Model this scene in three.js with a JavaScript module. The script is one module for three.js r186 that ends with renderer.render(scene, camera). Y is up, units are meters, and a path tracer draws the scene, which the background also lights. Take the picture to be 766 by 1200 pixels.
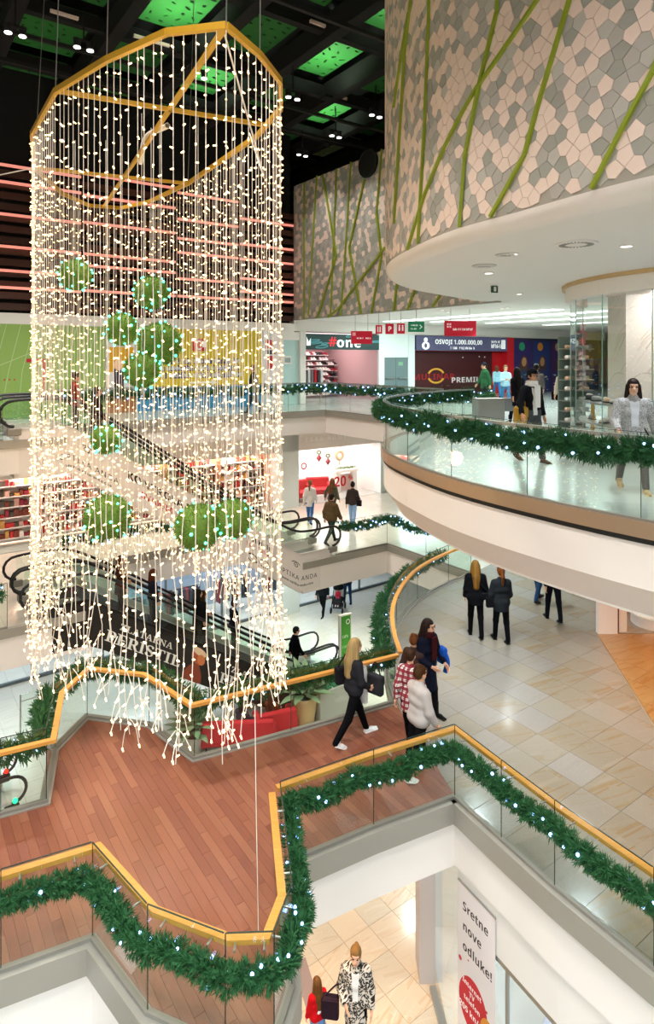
import * as THREE from 'three';
import { mergeGeometries } from 'three/addons/utils/BufferGeometryUtils.js';
import { RoundedBoxGeometry } from 'three/addons/geometries/RoundedBoxGeometry.js';
import { RectAreaLightUniformsLib } from 'three/addons/lights/RectAreaLightUniformsLib.js';

// ---------------------------------------------------------------- camera, sky, exposure
const FOC = 740, CX = 383, HY = 420, EY = 11.1;         // focal length in pixels, principal column, horizon row, eye height
const scene = new THREE.Scene();
scene.background = new THREE.Color(0x050505);
const camera = new THREE.PerspectiveCamera(2 * Math.atan(600 / FOC) * 180 / Math.PI, 766 / 1200, 0.1, 120);
camera.position.set(0, EY, 0);
camera.lookAt(0, EY, -10);
camera.setViewOffset(766, 1200, 0, 600 - HY, 766, 1200);   // shifted lens: verticals stay vertical
scene.add(camera);
const renderer = new THREE.WebGLRenderer({ antialias: true });
renderer.toneMapping = THREE.LinearToneMapping;
renderer.toneMappingExposure = 1.0;
renderer.shadowMap.enabled = true;
RectAreaLightUniformsLib.init();
const LK = 0.42;                                        // one dimmer for every lamp of the place

// ---------------------------------------------------------------- small helpers
let seed = 12345;
const rnd = () => { seed = (seed + 0x6d2b79f5) | 0; let t = Math.imul(seed ^ (seed >>> 15), 1 | seed); t = (t + Math.imul(t ^ (t >>> 7), 61 | t)) ^ t; return ((t ^ (t >>> 14)) >>> 0) / 4294967296; };
const rr = (a, b) => a + (b - a) * rnd();
const lerp = (a, b, t) => a + (b - a) * t;
const U = [0.816, 0.578], V = [-0.578, 0.816];          // the building's two grid directions on plan (x to the right, d away from the eye)
const TH = Math.atan2(U[1], U[0]);
const at = (px, py, Y) => { const t = (EY - Y) / (py - HY); return [(px - CX) * t, FOC * t]; };   // a pixel on a level floor of height Y
const W = (p, y) => new THREE.Vector3(p[0], y, -p[1]);
const along = (o, s, v = 0) => [o[0] + U[0] * s + V[0] * v, o[1] + U[1] * s + V[1] * v];
const S0 = [-1.27, 27.7], N0 = [0, 20.6];               // origins of the shop-front line and of the escalator line
const sOn = (o, px) => { const k = (px - CX) / FOC; return (o[1] * k - o[0]) / (U[0] - U[1] * k); };
const yOn = (o, px, py) => EY - (py - HY) / FOC * (o[1] + U[1] * sOn(o, px));

const taken = new Map();
const numbered = (n) => { const k = taken.get(n) || 0; taken.set(n, k + 1); return k ? n + '_' + String(k).padStart(3, '0') : n; };
function sh(o) { o.castShadow = true; o.receiveShadow = true; return o; }
function thing(name, label, category, pos = [0, 0, 0], turn = 0, group) {
  const o = new THREE.Group(); o.name = numbered(name); o.position.set(...pos); o.rotation.y = turn; scene.add(o);
  o.userData = { label, category }; if (group) o.userData.group = group;
  return o;
}
function part(name, geo, mat, parent, label) {
  const m = sh(new THREE.Mesh(geo, mat)); m.name = name; parent.add(m); if (label) m.userData.label = label; return m;
}
function solo(name, geo, mat, label, category, group) {
  const m = sh(new THREE.Mesh(geo, mat)); m.name = numbered(name); scene.add(m);
  m.userData = { label, category }; if (group) m.userData.group = group; return m;
}
function struct(name, geo, mat) {
  const m = geo ? sh(new THREE.Mesh(geo, mat)) : new THREE.Group(); m.name = numbered(name); m.userData = { kind: 'structure' }; scene.add(m); return m;
}
const stuff = (m) => { m.userData.kind = 'stuff'; return m; };

// geometry helpers, all return BufferGeometry in world metres
const clean = (g) => { const h = g.index ? g.toNonIndexed() : g; for (const k of Object.keys(h.attributes)) if (!['position', 'normal', 'uv', 'color'].includes(k)) h.deleteAttribute(k); h.morphAttributes = {}; return h; };
const join = (list) => { const c = list.map(clean); return c.length === 1 ? c[0] : mergeGeometries(c, false); };
const bx = (w, h, d, x = 0, y = 0, z = 0) => new THREE.BoxGeometry(w, h, d).translate(x, y, z);
const rbx = (w, h, d, r, x = 0, y = 0, z = 0) => new RoundedBoxGeometry(w, h, d, 2, r).translate(x, y, z);
// a box in the grid frame: s0..s1 along U, v0..v1 along V, from origin o
function ub(o, s0, s1, y0, y1, v0, v1) {
  const g = new THREE.BoxGeometry(s1 - s0, y1 - y0, v1 - v0);
  const p = g.attributes.position, uv = g.attributes.uv, n = g.attributes.normal;
  for (let i = 0; i < p.count; i++) {   // uv in metres
    const a = Math.abs(n.getX(i)), b = Math.abs(n.getY(i));
    uv.setXY(i, (a > 0.5 ? p.getZ(i) : p.getX(i)) + s0, (b > 0.5 ? p.getZ(i) : p.getY(i)) + y0);
  }
  g.rotateY(TH); const c = along(o, (s0 + s1) / 2, (v0 + v1) / 2);
  return g.translate(c[0], (y0 + y1) / 2, -c[1]);
}
function prism(poly, y0, y1, holes = []) {
  const s = new THREE.Shape(poly.map((p) => new THREE.Vector2(p[0], p[1])));
  for (const h of holes) s.holes.push(new THREE.Path(h.map((p) => new THREE.Vector2(p[0], p[1]))));
  return new THREE.ExtrudeGeometry(s, { depth: y1 - y0, bevelEnabled: false, steps: 1 }).rotateX(-Math.PI / 2).translate(0, y0, 0);
}
function offset(path, d) {   // shift a plan path to its left by d, mitred
  const n = path.length, out = [];
  for (let i = 0; i < n; i++) {
    const a = path[Math.max(0, i - 1)], b = path[i], c = path[Math.min(n - 1, i + 1)];
    const t1 = [b[0] - a[0], b[1] - a[1]], t2 = [c[0] - b[0], c[1] - b[1]];
    const l1 = Math.hypot(...t1) || 1, l2 = Math.hypot(...t2) || 1;
    let n1 = [-t1[1] / l1, t1[0] / l1], n2 = [-t2[1] / l2, t2[0] / l2];
    if (i === 0) n1 = n2; if (i === n - 1) n2 = n1;
    const m = [n1[0] + n2[0], n1[1] + n2[1]], q = Math.max(0.5, (m[0] * m[0] + m[1] * m[1]) / 2);
    out.push([b[0] + m[0] * d / q, b[1] + m[1] * d / q]);
  }
  return out;
}
const strip = (path, d0, d1, y0, y1) => prism([...offset(path, d0), ...offset(path, d1).reverse()], y0, y1);
function smooth(pts, n) { const c = new THREE.CatmullRomCurve3(pts.map((p) => new THREE.Vector3(p[0], p[1], 0)), false, 'centripetal'); return c.getSpacedPoints(n).map((v) => [v.x, v.y]); }
const lenOf = (p) => { let l = 0; for (let i = 1; i < p.length; i++) l += Math.hypot(p[i][0] - p[i - 1][0], p[i][1] - p[i - 1][1]); return l; };
function bar(a, b, w, h = w) {   // box from a to b (Vector3)
  const d = b.clone().sub(a), l = d.length(), g = new THREE.BoxGeometry(w, h, l);
  const m = new THREE.Matrix4().lookAt(b, a, Math.abs(d.y) > 0.99 * l ? new THREE.Vector3(1, 0, 0) : new THREE.Vector3(0, 1, 0));
  m.setPosition(a.clone().add(b).multiplyScalar(0.5)); return g.applyMatrix4(m);
}
function rod(a, b, r, seg = 6, r2 = r) {
  const d = b.clone().sub(a), g = new THREE.CylinderGeometry(r2, r, d.length(), seg);
  g.applyQuaternion(new THREE.Quaternion().setFromUnitVectors(new THREE.Vector3(0, 1, 0), d.clone().normalize()));
  const c = a.clone().add(b).multiplyScalar(0.5); return g.translate(c.x, c.y, c.z);
}
const tube = (pts, r, seg, rad = 6, closed = false) => new THREE.TubeGeometry(new THREE.CatmullRomCurve3(pts, closed, 'centripetal'), seg, r, rad, closed);
const V3 = (x, y, z) => new THREE.Vector3(x, y, z);

// ---------------------------------------------------------------- textures and materials
function canvasTex(w, h, draw, repeat) {
  const c = document.createElement('canvas'); c.width = w; c.height = h; const g = c.getContext('2d'); draw(g, w, h);
  const t = new THREE.CanvasTexture(c); t.colorSpace = THREE.SRGBColorSpace; t.wrapS = t.wrapT = repeat ? THREE.RepeatWrapping : THREE.ClampToEdgeWrapping; t.magFilter = THREE.LinearFilter; return t;
}
const M = {};
const std = (c, rough = 0.6, metal = 0, x = {}) => new THREE.MeshStandardMaterial({ color: c, roughness: rough, metalness: metal, ...x });
const print = (t, rough = 0.5) => new THREE.MeshStandardMaterial({ map: t, roughness: rough });
const glow = (c, e, k) => new THREE.MeshStandardMaterial({ color: c, emissive: e, emissiveIntensity: k, roughness: 0.5 });
M.white = std(0xece4de, 0.75);
M.fascia = std(0xeee4de, 0.7);
M.coolwhite = std(0xe2ebea, 0.6);
M.grey = std(0x8d877e, 0.5, 0.3);
M.trim = std(0xa09a90, 0.45, 0.2);
M.bronze = std(0xa58a70, 0.4, 0.4);
M.dark = std(0x151412, 0.7);
M.black = std(0x0b0a0a, 0.85);
M.rubber = std(0x101012, 0.45);
M.steel = std(0xb5b5b2, 0.3, 0.85);
M.glass = new THREE.MeshPhysicalMaterial({ color: 0xf8fdfa, roughness: 0.02, metalness: 0, transmission: 1, thickness: 0, ior: 1.45 });
M.shopglass = new THREE.MeshPhysicalMaterial({ color: 0xfcfefd, roughness: 0.02, transmission: 1, thickness: 0, ior: 1.45 });
M.edge = std(0x24352f, 0.2);
M.red = std(0xd01424, 0.5);
M.gold = std(0xd2a02c, 0.4, 0.25);
function grain(base, spots, w = 256, h = 256) {
  return canvasTex(w, h, (g) => {
    g.fillStyle = base; g.fillRect(0, 0, w, h);
    for (const [col, n, a, lw, len] of spots) for (let i = 0; i < n; i++) {
      g.globalAlpha = a * rr(0.4, 1); g.strokeStyle = col; g.lineWidth = lw * rr(0.5, 1.5);
      const x = rr(-20, w), y = rr(0, h), l = len * rr(0.4, 1.4); g.beginPath(); g.moveTo(x, y); g.bezierCurveTo(x + l * 0.3, y + rr(-3, 3), x + l * 0.6, y + rr(-5, 5), x + l, y + rr(-4, 4)); g.stroke();
    }
    g.globalAlpha = 1;
  }, true);
}
M.rail = new THREE.MeshStandardMaterial({ map: grain('#cf9142', [['#b0742c', 90, 0.35, 1.5, 160], ['#e4b166', 60, 0.3, 1.5, 160]]), roughness: 0.4 });
M.planks = ['#844a32', '#7e4530', '#894f37', '#7a412d', '#8e563d'].map((c) => new THREE.MeshPhysicalMaterial({ map: grain(c, [['#6a3722', 150, 0.3, 1.2, 130], ['#a87052', 80, 0.22, 1.2, 120]]), roughness: 0.42, clearcoat: 0.25, clearcoatRoughness: 0.3 }));
// stone tiles: beige with rusty sedimentary veins, a few variants
function stone(base, vein, n, a) {
  return canvasTex(256, 256, (g) => {
    g.fillStyle = base; g.fillRect(0, 0, 256, 256);
    g.save(); g.translate(128, 128); g.rotate(rr(-0.35, 0.35)); g.translate(-180, -180);
    for (let i = 0; i < n; i++) {
      g.globalAlpha = a * rr(0.25, 1); g.strokeStyle = vein[Math.floor(rnd() * vein.length)]; g.lineWidth = rr(1, 16);
      const y = rr(0, 360), x = rr(-60, 200), l = rr(80, 300); g.beginPath(); g.moveTo(x, y); g.bezierCurveTo(x + l * 0.3, y + rr(-14, 14), x + l * 0.6, y + rr(-22, 22), x + l, y + rr(-18, 18)); g.stroke();
    }
    g.restore(); g.globalAlpha = 0.12;
    for (let i = 0; i < 900; i++) { g.fillStyle = rnd() < 0.5 ? '#fff' : '#6b5a44'; g.fillRect(rr(0, 256), rr(0, 256), rr(1, 3), rr(1, 2)); }
    g.globalAlpha = 1;
  }, true);
}
const tileMats = (defs, rough) => defs.map(([b, v, n, a]) => new THREE.MeshPhysicalMaterial({ map: stone(b, v, n, a), roughness: rough, clearcoat: 0.8, clearcoatRoughness: 0.14 }));
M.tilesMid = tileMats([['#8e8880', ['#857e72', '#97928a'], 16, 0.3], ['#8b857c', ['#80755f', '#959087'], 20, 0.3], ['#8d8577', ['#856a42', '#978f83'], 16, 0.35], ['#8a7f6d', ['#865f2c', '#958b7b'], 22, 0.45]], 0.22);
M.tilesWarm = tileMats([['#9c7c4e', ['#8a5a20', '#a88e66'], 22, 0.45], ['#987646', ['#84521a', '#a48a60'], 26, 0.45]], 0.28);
M.tilesGround = tileMats([['#d9c4aa', ['#cba681', '#e6d8c6'], 20, 0.4], ['#d6c2a8', ['#c29c74', '#e2d4c2'], 30, 0.45], ['#cfc0aa', ['#bca684', '#ded4c4'], 18, 0.4]], 0.35);
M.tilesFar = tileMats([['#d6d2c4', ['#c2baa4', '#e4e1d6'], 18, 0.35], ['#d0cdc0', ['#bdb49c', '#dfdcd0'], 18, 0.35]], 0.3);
M.joint = std(0x9a8c76, 0.8);
M.topfloor = new THREE.MeshPhysicalMaterial({ map: stone('#b4bcb6', ['#a6aa9f', '#c0c8c4'], 20, 0.3), roughness: 0.25, clearcoat: 0.5, clearcoatRoughness: 0.15 });
// ---------------------------------------------------------------- plan of the place: x to the right, d away from the eye
const YG = 0, YM = 4.6, YT = 9.1, YC = 12.8;
const back = (p, s) => [p[0] + U[0] * s, p[1] + U[1] * s];
const nearRail = [[-12.4, 2.55], [-3.45, 6.67], [-2.62, 7.05], [-1.78, 6.25], [-0.96, 5.93], [-0.5, 5.95], [-0.36, 6.5], [-0.6, 8.06], [0.64, 8.73], [1.88, 9.32], [2.34, 8.5], [2.78, 7.73], [3.46, 6.7], [4.4, 5.5], [6, 4.2]];
const farRail = [[-13, 4.6], [-4.64, 8.97], [-4.1, 9.23], [-4.5, 10.46], [-4.34, 11.42], [-3.15, 11.17], [-2.15, 10.22], [-0.63, 10.95], [1.28, 11.9]];
const midArc = smooth([[1.28, 11.9], [1.25, 12.6], [1.33, 13.9], [1.65, 15.2], [2.24, 16.6], [3.18, 17.9], [4.35, 19.05]], 14);
const midCorner = [2.1, 22.05];
const N = (s) => along(N0, s);
const M0 = [-4.86, 21.47];
const well = [N(-0.95), along(N0, -0.95, 3.75), along(N0, -7.6, 3.75), N(-7.6)];
const voidMid = [...farRail, ...midArc.slice(1), midCorner, N(-0.95), well[1], well[2], N(-7.6), N(-19)];
const balcony = smooth([[7.6, 4.7], [5.6, 5.9], [3.93, 7.55], [3.1, 8.6], [2.2, 10.05], [1.7, 11.3], [1.27, 13.2], [1.4, 15], [2.1, 16.8], [3.2, 18.3], [4.5, 19.4]], 34);
const FC = [-0.05, 23.9];
const topNotch = [along(FC, -9.9), along(N0, -8.05), N(-19)];

// ---------------------------------------------------------------- lights of the place (lamps hang where the photograph shows them and on along the same rows)
function spot(x, y, d, tx, ty, td, color, I, ang, pen = 0.8, rad = 3) {
  const l = new THREE.SpotLight(color, I * LK, 0, ang, pen, 2); l.position.set(x, y, -d); l.target.position.set(tx, ty, -td); l.castShadow = true; l.shadow.radius = rad; l.name = numbered('lamp_beam'); scene.add(l, l.target); return l;
}
M.lamp = glow(0xffffff, 0xfff4ee, 5);
// twin ceiling spots between the beams
function ceilingSpot(px, py, Y, I) {
  const k = (Y - EY) / (HY - py), x = (px - CX) * k, d = FOC * k;
  return [x, Y, d, I];
}
const spots = [];
for (const [px, py] of [[18, 40], [98, 57], [233, 90], [343, 115], [440, 136], [393, 160], [354, 182]]) spots.push(ceilingSpot(px, py, 19.0, px > 300 ? 0.16 : 1));
for (const [x, d] of [[-8, 6], [-3, 9], [2, 12.5], [-6, 1], [-1, 4.5], [4, 8], [0, -1], [5, 2.5]]) spots.push([x, 19.0, d, 1]);
function lampHead(x, y, d) {
  const g = thing('ceiling_spotlight', 'small black twin spotlight under the dark atrium ceiling', 'spotlight', [x, y, -d], TH, 'atrium ceiling spotlights');
  part('bracket', bx(0.5, 0.05, 0.05, 0, 0.2, 0), M.black, g); part('stem', bx(0.03, 0.8, 0.03, 0, 0.6, 0), M.black, g);
  for (const s of [-0.16, 0.16]) { const h = part('housing', new THREE.CylinderGeometry(0.1, 0.07, 0.2, 14).translate(s, 0.1, 0), M.black, g); part('lens', new THREE.CylinderGeometry(0.085, 0.085, 0.02, 14).translate(s, -0.01, 0), M.lamp, h); }
}
for (const [x, y, d, k] of spots) { lampHead(x, y, d); spot(x, y - 0.06, d, x, 0, d + 0.5, 0xfffaf4, 480 * k, 0.95, 0.9, 6); }

// ---------------------------------------------------------------- the shell
const roofPts = [[-19, -7], [27, -7], [27, 52], [-19, 52]];
struct('ceiling', prism(roofPts, 22, 22.4), M.black);
struct('wall_left', bx(0.4, 22, 59, -19, 11, -22.5), M.white);
struct('wall_right', bx(0.4, 22, 59, 27, 11, -22.5), M.white);
struct('wall_back', bx(46, 22, 0.4, 4, 11, 7), M.white);
struct('wall_front', bx(46, 22, 0.4, 4, 11, -52), M.white);

// the gallery on the eye's own side of the atrium: the same three storeys with the same light strips
M.stripLamp = glow(0xffffff, 0xf2fffb, 1.7);
for (const [n, y0, y1, d1] of [['ceiling_near_gallery', YC, YC + 0.3, 1.2], ['floor_near_upper', 8.3, YT, 0.3], ['floor_near_middle', 3.62, YM, -0.8]]) struct(n, prism([[-18.6, -6.6], [26.6, -6.6], [26.6, d1], [-18.6, d1]], y0, y1), M.fascia);
for (const [y, d, I] of [[YC, -0.2, 42], [YC, -3, 30], [8.3, -0.6, 105], [8.3, -3.5, 30], [3.62, -2, 24]]) for (const x of [-8, 4]) {
  const m = solo('ceiling_light_strip', bx(10, 0.03, 0.5, x, y - 0.02, -d), M.stripLamp, 'long white light strip in the ceilings of the near galleries', 'light strip', 'near gallery light strips');
  const a = new THREE.RectAreaLight(0xdcf5ff, I * LK, 10, 0.5); a.position.set(x, y - 0.045, -d); a.rotation.x = -Math.PI / 2; a.castShadow = true; a.name = numbered('strip_light'); scene.add(a);
}
// a floor of separate stone tiles: cells of the grid cut to a region; the ones that show largest are pieces, the others one part
function clip(poly, x0, x1, y0, y1) {
  const cut = (p, f, ix) => { const o = []; for (let i = 0; i < p.length; i++) { const a = p[i], b = p[(i + 1) % p.length], fa = f(a), fb = f(b); if (fa >= 0) o.push(a); if (fa * fb < 0) { const t = fa / (fa - fb); o.push([a[0] + (b[0] - a[0]) * t, a[1] + (b[1] - a[1]) * t]); } } return o; };
  let p = cut(poly, (q) => q[0] - x0); p = cut(p, (q) => x1 - q[0]); p = cut(p, (q) => q[1] - y0); return cut(p, (q) => y1 - q[1]);
}
const area = (p) => { let a = 0; for (let i = 0; i < p.length; i++) { const q = p[(i + 1) % p.length]; a += p[i][0] * q[1] - q[0] * p[i][1]; } return a / 2; };
const toUV = (p) => [p[0] * U[0] + p[1] * U[1], p[0] * V[0] + p[1] * V[1]], fromUV = (q) => [q[0] * U[0] + q[1] * V[0], q[0] * U[1] + q[1] * V[1]];
function layTiles(parent, name, region, y, du, dv, mats, gap, keep, bond, pick) {
  const reg = region.map(toUV), us = reg.map((p) => p[0]), vs = reg.map((p) => p[1]), cells = [];
  for (let i = Math.floor(Math.min(...us) / du); i * du < Math.max(...us); i++) for (let j = Math.floor(Math.min(...vs) / dv) - 1; j * dv < Math.max(...vs); j++) {
    const sft = bond ? ((i * 0.37) % 1) * dv : 0;
    const c = clip(reg, i * du + gap / 2, (i + 1) * du - gap / 2, j * dv + sft + gap / 2, (j + 1) * dv + sft - gap / 2);
    if (c.length < 3 || Math.abs(area(c)) < 0.004 * du * dv) continue;
    const ctr = fromUV([(i + 0.5) * du, (j + 0.5) * dv + sft]);
    const px = CX + FOC * ctr[0] / ctr[1], py = HY + FOC * (EY - y) / ctr[1];
    const seen = px > -60 && px < 826 && py < 1260 && ctr[1] > 0.5;
    cells.push({ c, ctr, seen, d: Math.hypot(ctr[0], ctr[1]), i, j });
  }
  const vis = cells.filter((k) => k.seen).sort((a, b) => a.d - b.d), ind = new Set(vis.slice(0, keep)), rest = mats.map(() => []);
  for (const k of cells) {
    if (!k.seen) continue;
    const mi = pick ? pick(k, mats.length) : Math.floor(rnd() * mats.length), ou = rnd() * 3, ov = rnd() * 3;
    const g = prism(k.c.map(fromUV), y - 0.016 + rr(-0.0008, 0.0008), y);
    const uv = g.attributes.uv; for (let i = 0; i < uv.count; i++) { const q = toUV([uv.getX(i), uv.getY(i)]); if (bond) uv.setXY(i, q[1] * 0.8 + ou, q[0] * 2 + ov); else uv.setXY(i, q[0] * 0.9 + ou, q[1] * 0.9 + ov); }
    if (ind.has(k)) part(name, g, mats[mi], parent); else rest[mi].push(g);
  }
  rest.forEach((l, i) => { if (l.length) stuff(part(name + 's_beyond', join(l), mats[i], parent)); });
}

// ground floor
const floorG = struct('floor_ground', null); part('screed', prism(roofPts, -0.3, -0.017), M.joint, floorG);
layTiles(floorG, 'tile', [[-9, 5], [2.6, 5], [2.6, 14], [-9, 14]], YG, 0.6, 0.6, M.tilesGround, 0.006, 150);
layTiles(floorG, 'tile', [[-16, 14], [2.6, 14], [5, 22], [7, 36], [-8, 30], [-16, 22]], YG, 0.6, 0.6, M.tilesFar, 0.006, 140);

// middle floor: slab with the atrium void, bridge planks, stone tiles
const outerMid = [...nearRail, [26.5, 4.2], [26.5, 51.5], [-18.5, 51.5], [-18.5, -0.5]];
const floorM = struct('floor_middle', null);
part('slab', prism(outerMid, 3.62, YM - 0.03, [voidMid.map((p) => [Math.max(p[0], -18.2), p[1]])]), M.fascia, floorM);
part('bedding', prism(outerMid, YM - 0.03, YM - 0.017, [voidMid.map((p) => [Math.max(p[0], -18.2), p[1]])]), M.joint, floorM);
const bridgeEnd = [[1.28, 11.9], [1.88, 9.32]];
const iN = 10, insetN = offset(nearRail, 0.06), insetF = offset(farRail, -0.06);
layTiles(floorM, 'plank', [...insetN.slice(1, 10), ...[...insetF.slice(1)].reverse(), [-6, 8.1], [-6, 5.3]], YM, 0.115, 0.95, M.planks, 0.003, 300, true);
const tileZone = [[1.9, 9.36], ...offset(nearRail, 0.06).slice(10, 14), [4.88, 5.4], [6.36, 14.92], [12, 14.92], [12, 20], [7, 22], [4.4, 19.1], ...offset(midArc, -0.06).reverse()];
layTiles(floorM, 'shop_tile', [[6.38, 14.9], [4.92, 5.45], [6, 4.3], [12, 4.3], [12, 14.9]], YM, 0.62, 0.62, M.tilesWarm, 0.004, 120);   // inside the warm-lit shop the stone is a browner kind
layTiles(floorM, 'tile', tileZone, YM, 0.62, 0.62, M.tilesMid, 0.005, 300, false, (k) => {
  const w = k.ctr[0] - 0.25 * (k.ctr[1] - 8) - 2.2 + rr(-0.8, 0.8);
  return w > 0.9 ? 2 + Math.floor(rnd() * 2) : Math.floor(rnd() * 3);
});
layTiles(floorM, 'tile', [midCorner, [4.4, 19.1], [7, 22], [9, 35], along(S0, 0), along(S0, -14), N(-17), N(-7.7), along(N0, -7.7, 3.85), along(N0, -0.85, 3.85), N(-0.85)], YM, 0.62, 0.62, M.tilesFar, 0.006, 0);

// upper floor
const outerTop = [...balcony.map((p) => p), along(FC, 0, -6.1), FC, ...topNotch, [-18.5, 21], along(S0, -14.5), along(S0, -14.5, 16), [26.5, 51.5], [26.5, 4.7]];
const floorT = struct('floor_upper', null);
part('slab', prism(outerTop, 8.3, YT), M.fascia, floorT);
part('finish', prism(outerTop.map((p) => p), YT, YT + 0.012), M.topfloor, floorT);
// the rounded underside lip of the balcony drum
part('lip', strip(balcony, -0.28, -1.4, 7.86, 8.3), M.fascia, floorT);
part('lip', (() => { const a = offset(balcony, 0.0), b = offset(balcony, -0.3), pos = [], idx = []; a.forEach((p, i) => { pos.push(p[0], 8.32, -p[1], b[i][0], 7.86, -b[i][1]); if (i) idx.push(2 * i - 2, 2 * i, 2 * i - 1, 2 * i - 1, 2 * i, 2 * i + 1); }); const g = new THREE.BufferGeometry(); g.setAttribute('position', new THREE.Float32BufferAttribute(pos, 3)); g.setAttribute('uv', new THREE.Float32BufferAttribute(new Float32Array(pos.length / 3 * 2), 2)); g.setIndex(idx); g.computeVertexNormals(); return g; })(), new THREE.MeshStandardMaterial({ color: 0xeadcd4, roughness: 0.7, side: THREE.DoubleSide }), floorT);

// upper gallery ceiling and drum soffit
const drum = smooth([[7.2, 3.4], [5.2, 4.7], [3.39, 6.54], [2.43, 8.27], [1.86, 9.37], [1.44, 10.98], [1.23, 12.5], [1.36, 14.2], [2.0, 15.8], [2.85, 17], [4.5, 19.0], [6.6, 20.4], [9, 21]], 68);
const wallA = along(S0, sOn(S0, 344)), wallB = [5.0, 18.6];
const ceilT = struct('ceiling_upper_gallery', null);
part('soffit', prism([...offset(drum, -0.25).slice(0, -8), wallB, wallA, along(S0, 26), [26.5, 40], [26.5, 3.4]], YC, YC + 0.3), M.white, ceilT);
part('bulkhead', ub(S0, sOn(S0, 344), 24, 12.28, YC, -0.02, 0.4), M.white, ceilT);
{ // rolled edge between the patterned drum and the soffit
  const rows = 6, pos = [], idx = [], uv = [], n = drum.length; 
  for (let r = 0; r <= rows; r++) { const t = r / rows * Math.PI / 2, o = offset(drum, -0.25 * (1 - Math.cos(t))), y = YC + 0.2 * (1 - Math.sin(t)); o.forEach((p) => { pos.push(p[0], y, -p[1]); uv.push(0, 0); }); }
  for (let r = 0; r < rows; r++) for (let i = 0; i < n - 1; i++) { const a = r * n + i; idx.push(a, a + 1, a + n, a + 1, a + n + 1, a + n); }
  const g = new THREE.BufferGeometry(); g.setAttribute('position', new THREE.Float32BufferAttribute(pos, 3)); g.setAttribute('uv', new THREE.Float32BufferAttribute(uv, 2)); g.setIndex(idx); g.computeVertexNormals();
  part('rolled_edge', g, new THREE.MeshStandardMaterial({ color: 0xece4de, roughness: 0.75, side: THREE.DoubleSide }), ceilT);
}

// ---------------------------------------------------------------- pentagon-tiled drum and wall
M.pent = [std(0xefd8ca, 0.55), std(0xb4aea6, 0.6), std(0xa3a197, 0.6), std(0xc0bbb2, 0.6)];
M.pentBack = std(0xaaa398, 0.8); M.greenbar = std(0x8d9c26, 0.45);
function pentagons(path, len, y0, y1, c, rot, map) {   // Cairo tiling in developed coordinates; map(a, y) -> [point, outward normal]
  const t = 0.183, out = [], cr = Math.cos(rot), sr = Math.sin(rot), R = Math.ceil((len + y1 - y0) / c) + 2;
  const tr = (x, y) => [(x * cr - y * sr) * c + len / 2, (x * sr + y * cr) * c + (y0 + y1) / 2];
  for (let i = -R; i < R; i++) for (let j = -R; j < R; j++) {
    const even = ((i + j) & 1) === 0, ps = [];
    if (even) { ps.push([[i + 1, j], [i + 1.5, j + 0.5 - t], [i + 1.5, j + 0.5 + t], [i + 1, j + 1], [i + 0.5 + t, j + 0.5]]); ps.push([[i, j + 1], [i + 0.5 - t, j + 0.5], [i + 0.5 + t, j + 0.5], [i + 1, j + 1], [i + 0.5, j + 1.5 - t]]); }
    else { ps.push([[i + 1, j], [i + 1.5 - t, j + 0.5], [i + 1, j + 1], [i + 0.5, j + 0.5 + t], [i + 0.5, j + 0.5 - t]]); ps.push([[i, j + 1], [i + 0.5, j + 0.5 + t], [i + 1, j + 1], [i + 0.5 + t, j + 1.5], [i + 0.5 - t, j + 1.5]]); }
    for (const p of ps) { const q = p.map((v) => tr(...v)); if (q.every((v) => v[0] > 0.02 && v[0] < len - 0.02) && q.filter((v) => v[1] > y0 + 0.03).length >= 3 && q.some((v) => v[1] < y1)) out.push(q.map((v) => [v[0], Math.min(y1, Math.max(y0, v[1]))])); }
  }
  return out;
}
function pentGeo(q, map, proud) {
  const cx = q.reduce((s, v) => s + v[0], 0) / 5, cy = q.reduce((s, v) => s + v[1], 0) / 5, pos = [], top = [], bot = [];
  for (const v of q) { const a = lerp(v[0], cx, 0.035), y = lerp(v[1], cy, 0.035), [p, n] = map(a, y); bot.push(p); top.push([p[0] + n[0] * proud, p[1], p[2] + n[2] * proud]); }
  const A = (a, b, c) => pos.push(...a, ...b, ...c);
  for (let i = 1; i < 4; i++) A(top[0], top[i], top[i + 1]);
  for (let i = 0; i < 5; i++) { const j = (i + 1) % 5; A(bot[i], bot[j], top[j]); A(bot[i], top[j], top[i]); }
  const g = new THREE.BufferGeometry(); g.setAttribute('position', new THREE.Float32BufferAttribute(pos, 3)); g.computeVertexNormals(); return g;
}
function pathMap(path) {
  const cum = [0]; for (let i = 1; i < path.length; i++) cum.push(cum[i - 1] + Math.hypot(path[i][0] - path[i - 1][0], path[i][1] - path[i - 1][1]));
  const f = (a, y) => { let i = 1; while (i < cum.length - 1 && cum[i] < a) i++; const t = (a - cum[i - 1]) / (cum[i] - cum[i - 1]), p = path[i - 1], q = path[i], dx = q[0] - p[0], dd = q[1] - p[1], l = Math.hypot(dx, dd); return [[lerp(p[0], q[0], t), y, -lerp(p[1], q[1], t)], [-dd / l, 0, -dx / l]]; };
  return [f, cum[cum.length - 1], cum];
}
function onPath(path, cum, px) {   // where the sight line through a column first meets a plan path
  const k = (px - CX) / FOC; let best = null;
  for (let i = 1; i < path.length; i++) { const a = path[i - 1], b = path[i], fa = a[0] - k * a[1], fb = b[0] - k * b[1]; if (fa * fb <= 0) { const t = fa / (fa - fb || 1e-9), d = lerp(a[1], b[1], t); if (d > 0 && (!best || d < best.d)) best = { a: cum[i - 1] + t * (cum[i] - cum[i - 1]), d }; } }
  return best;
}
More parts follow.
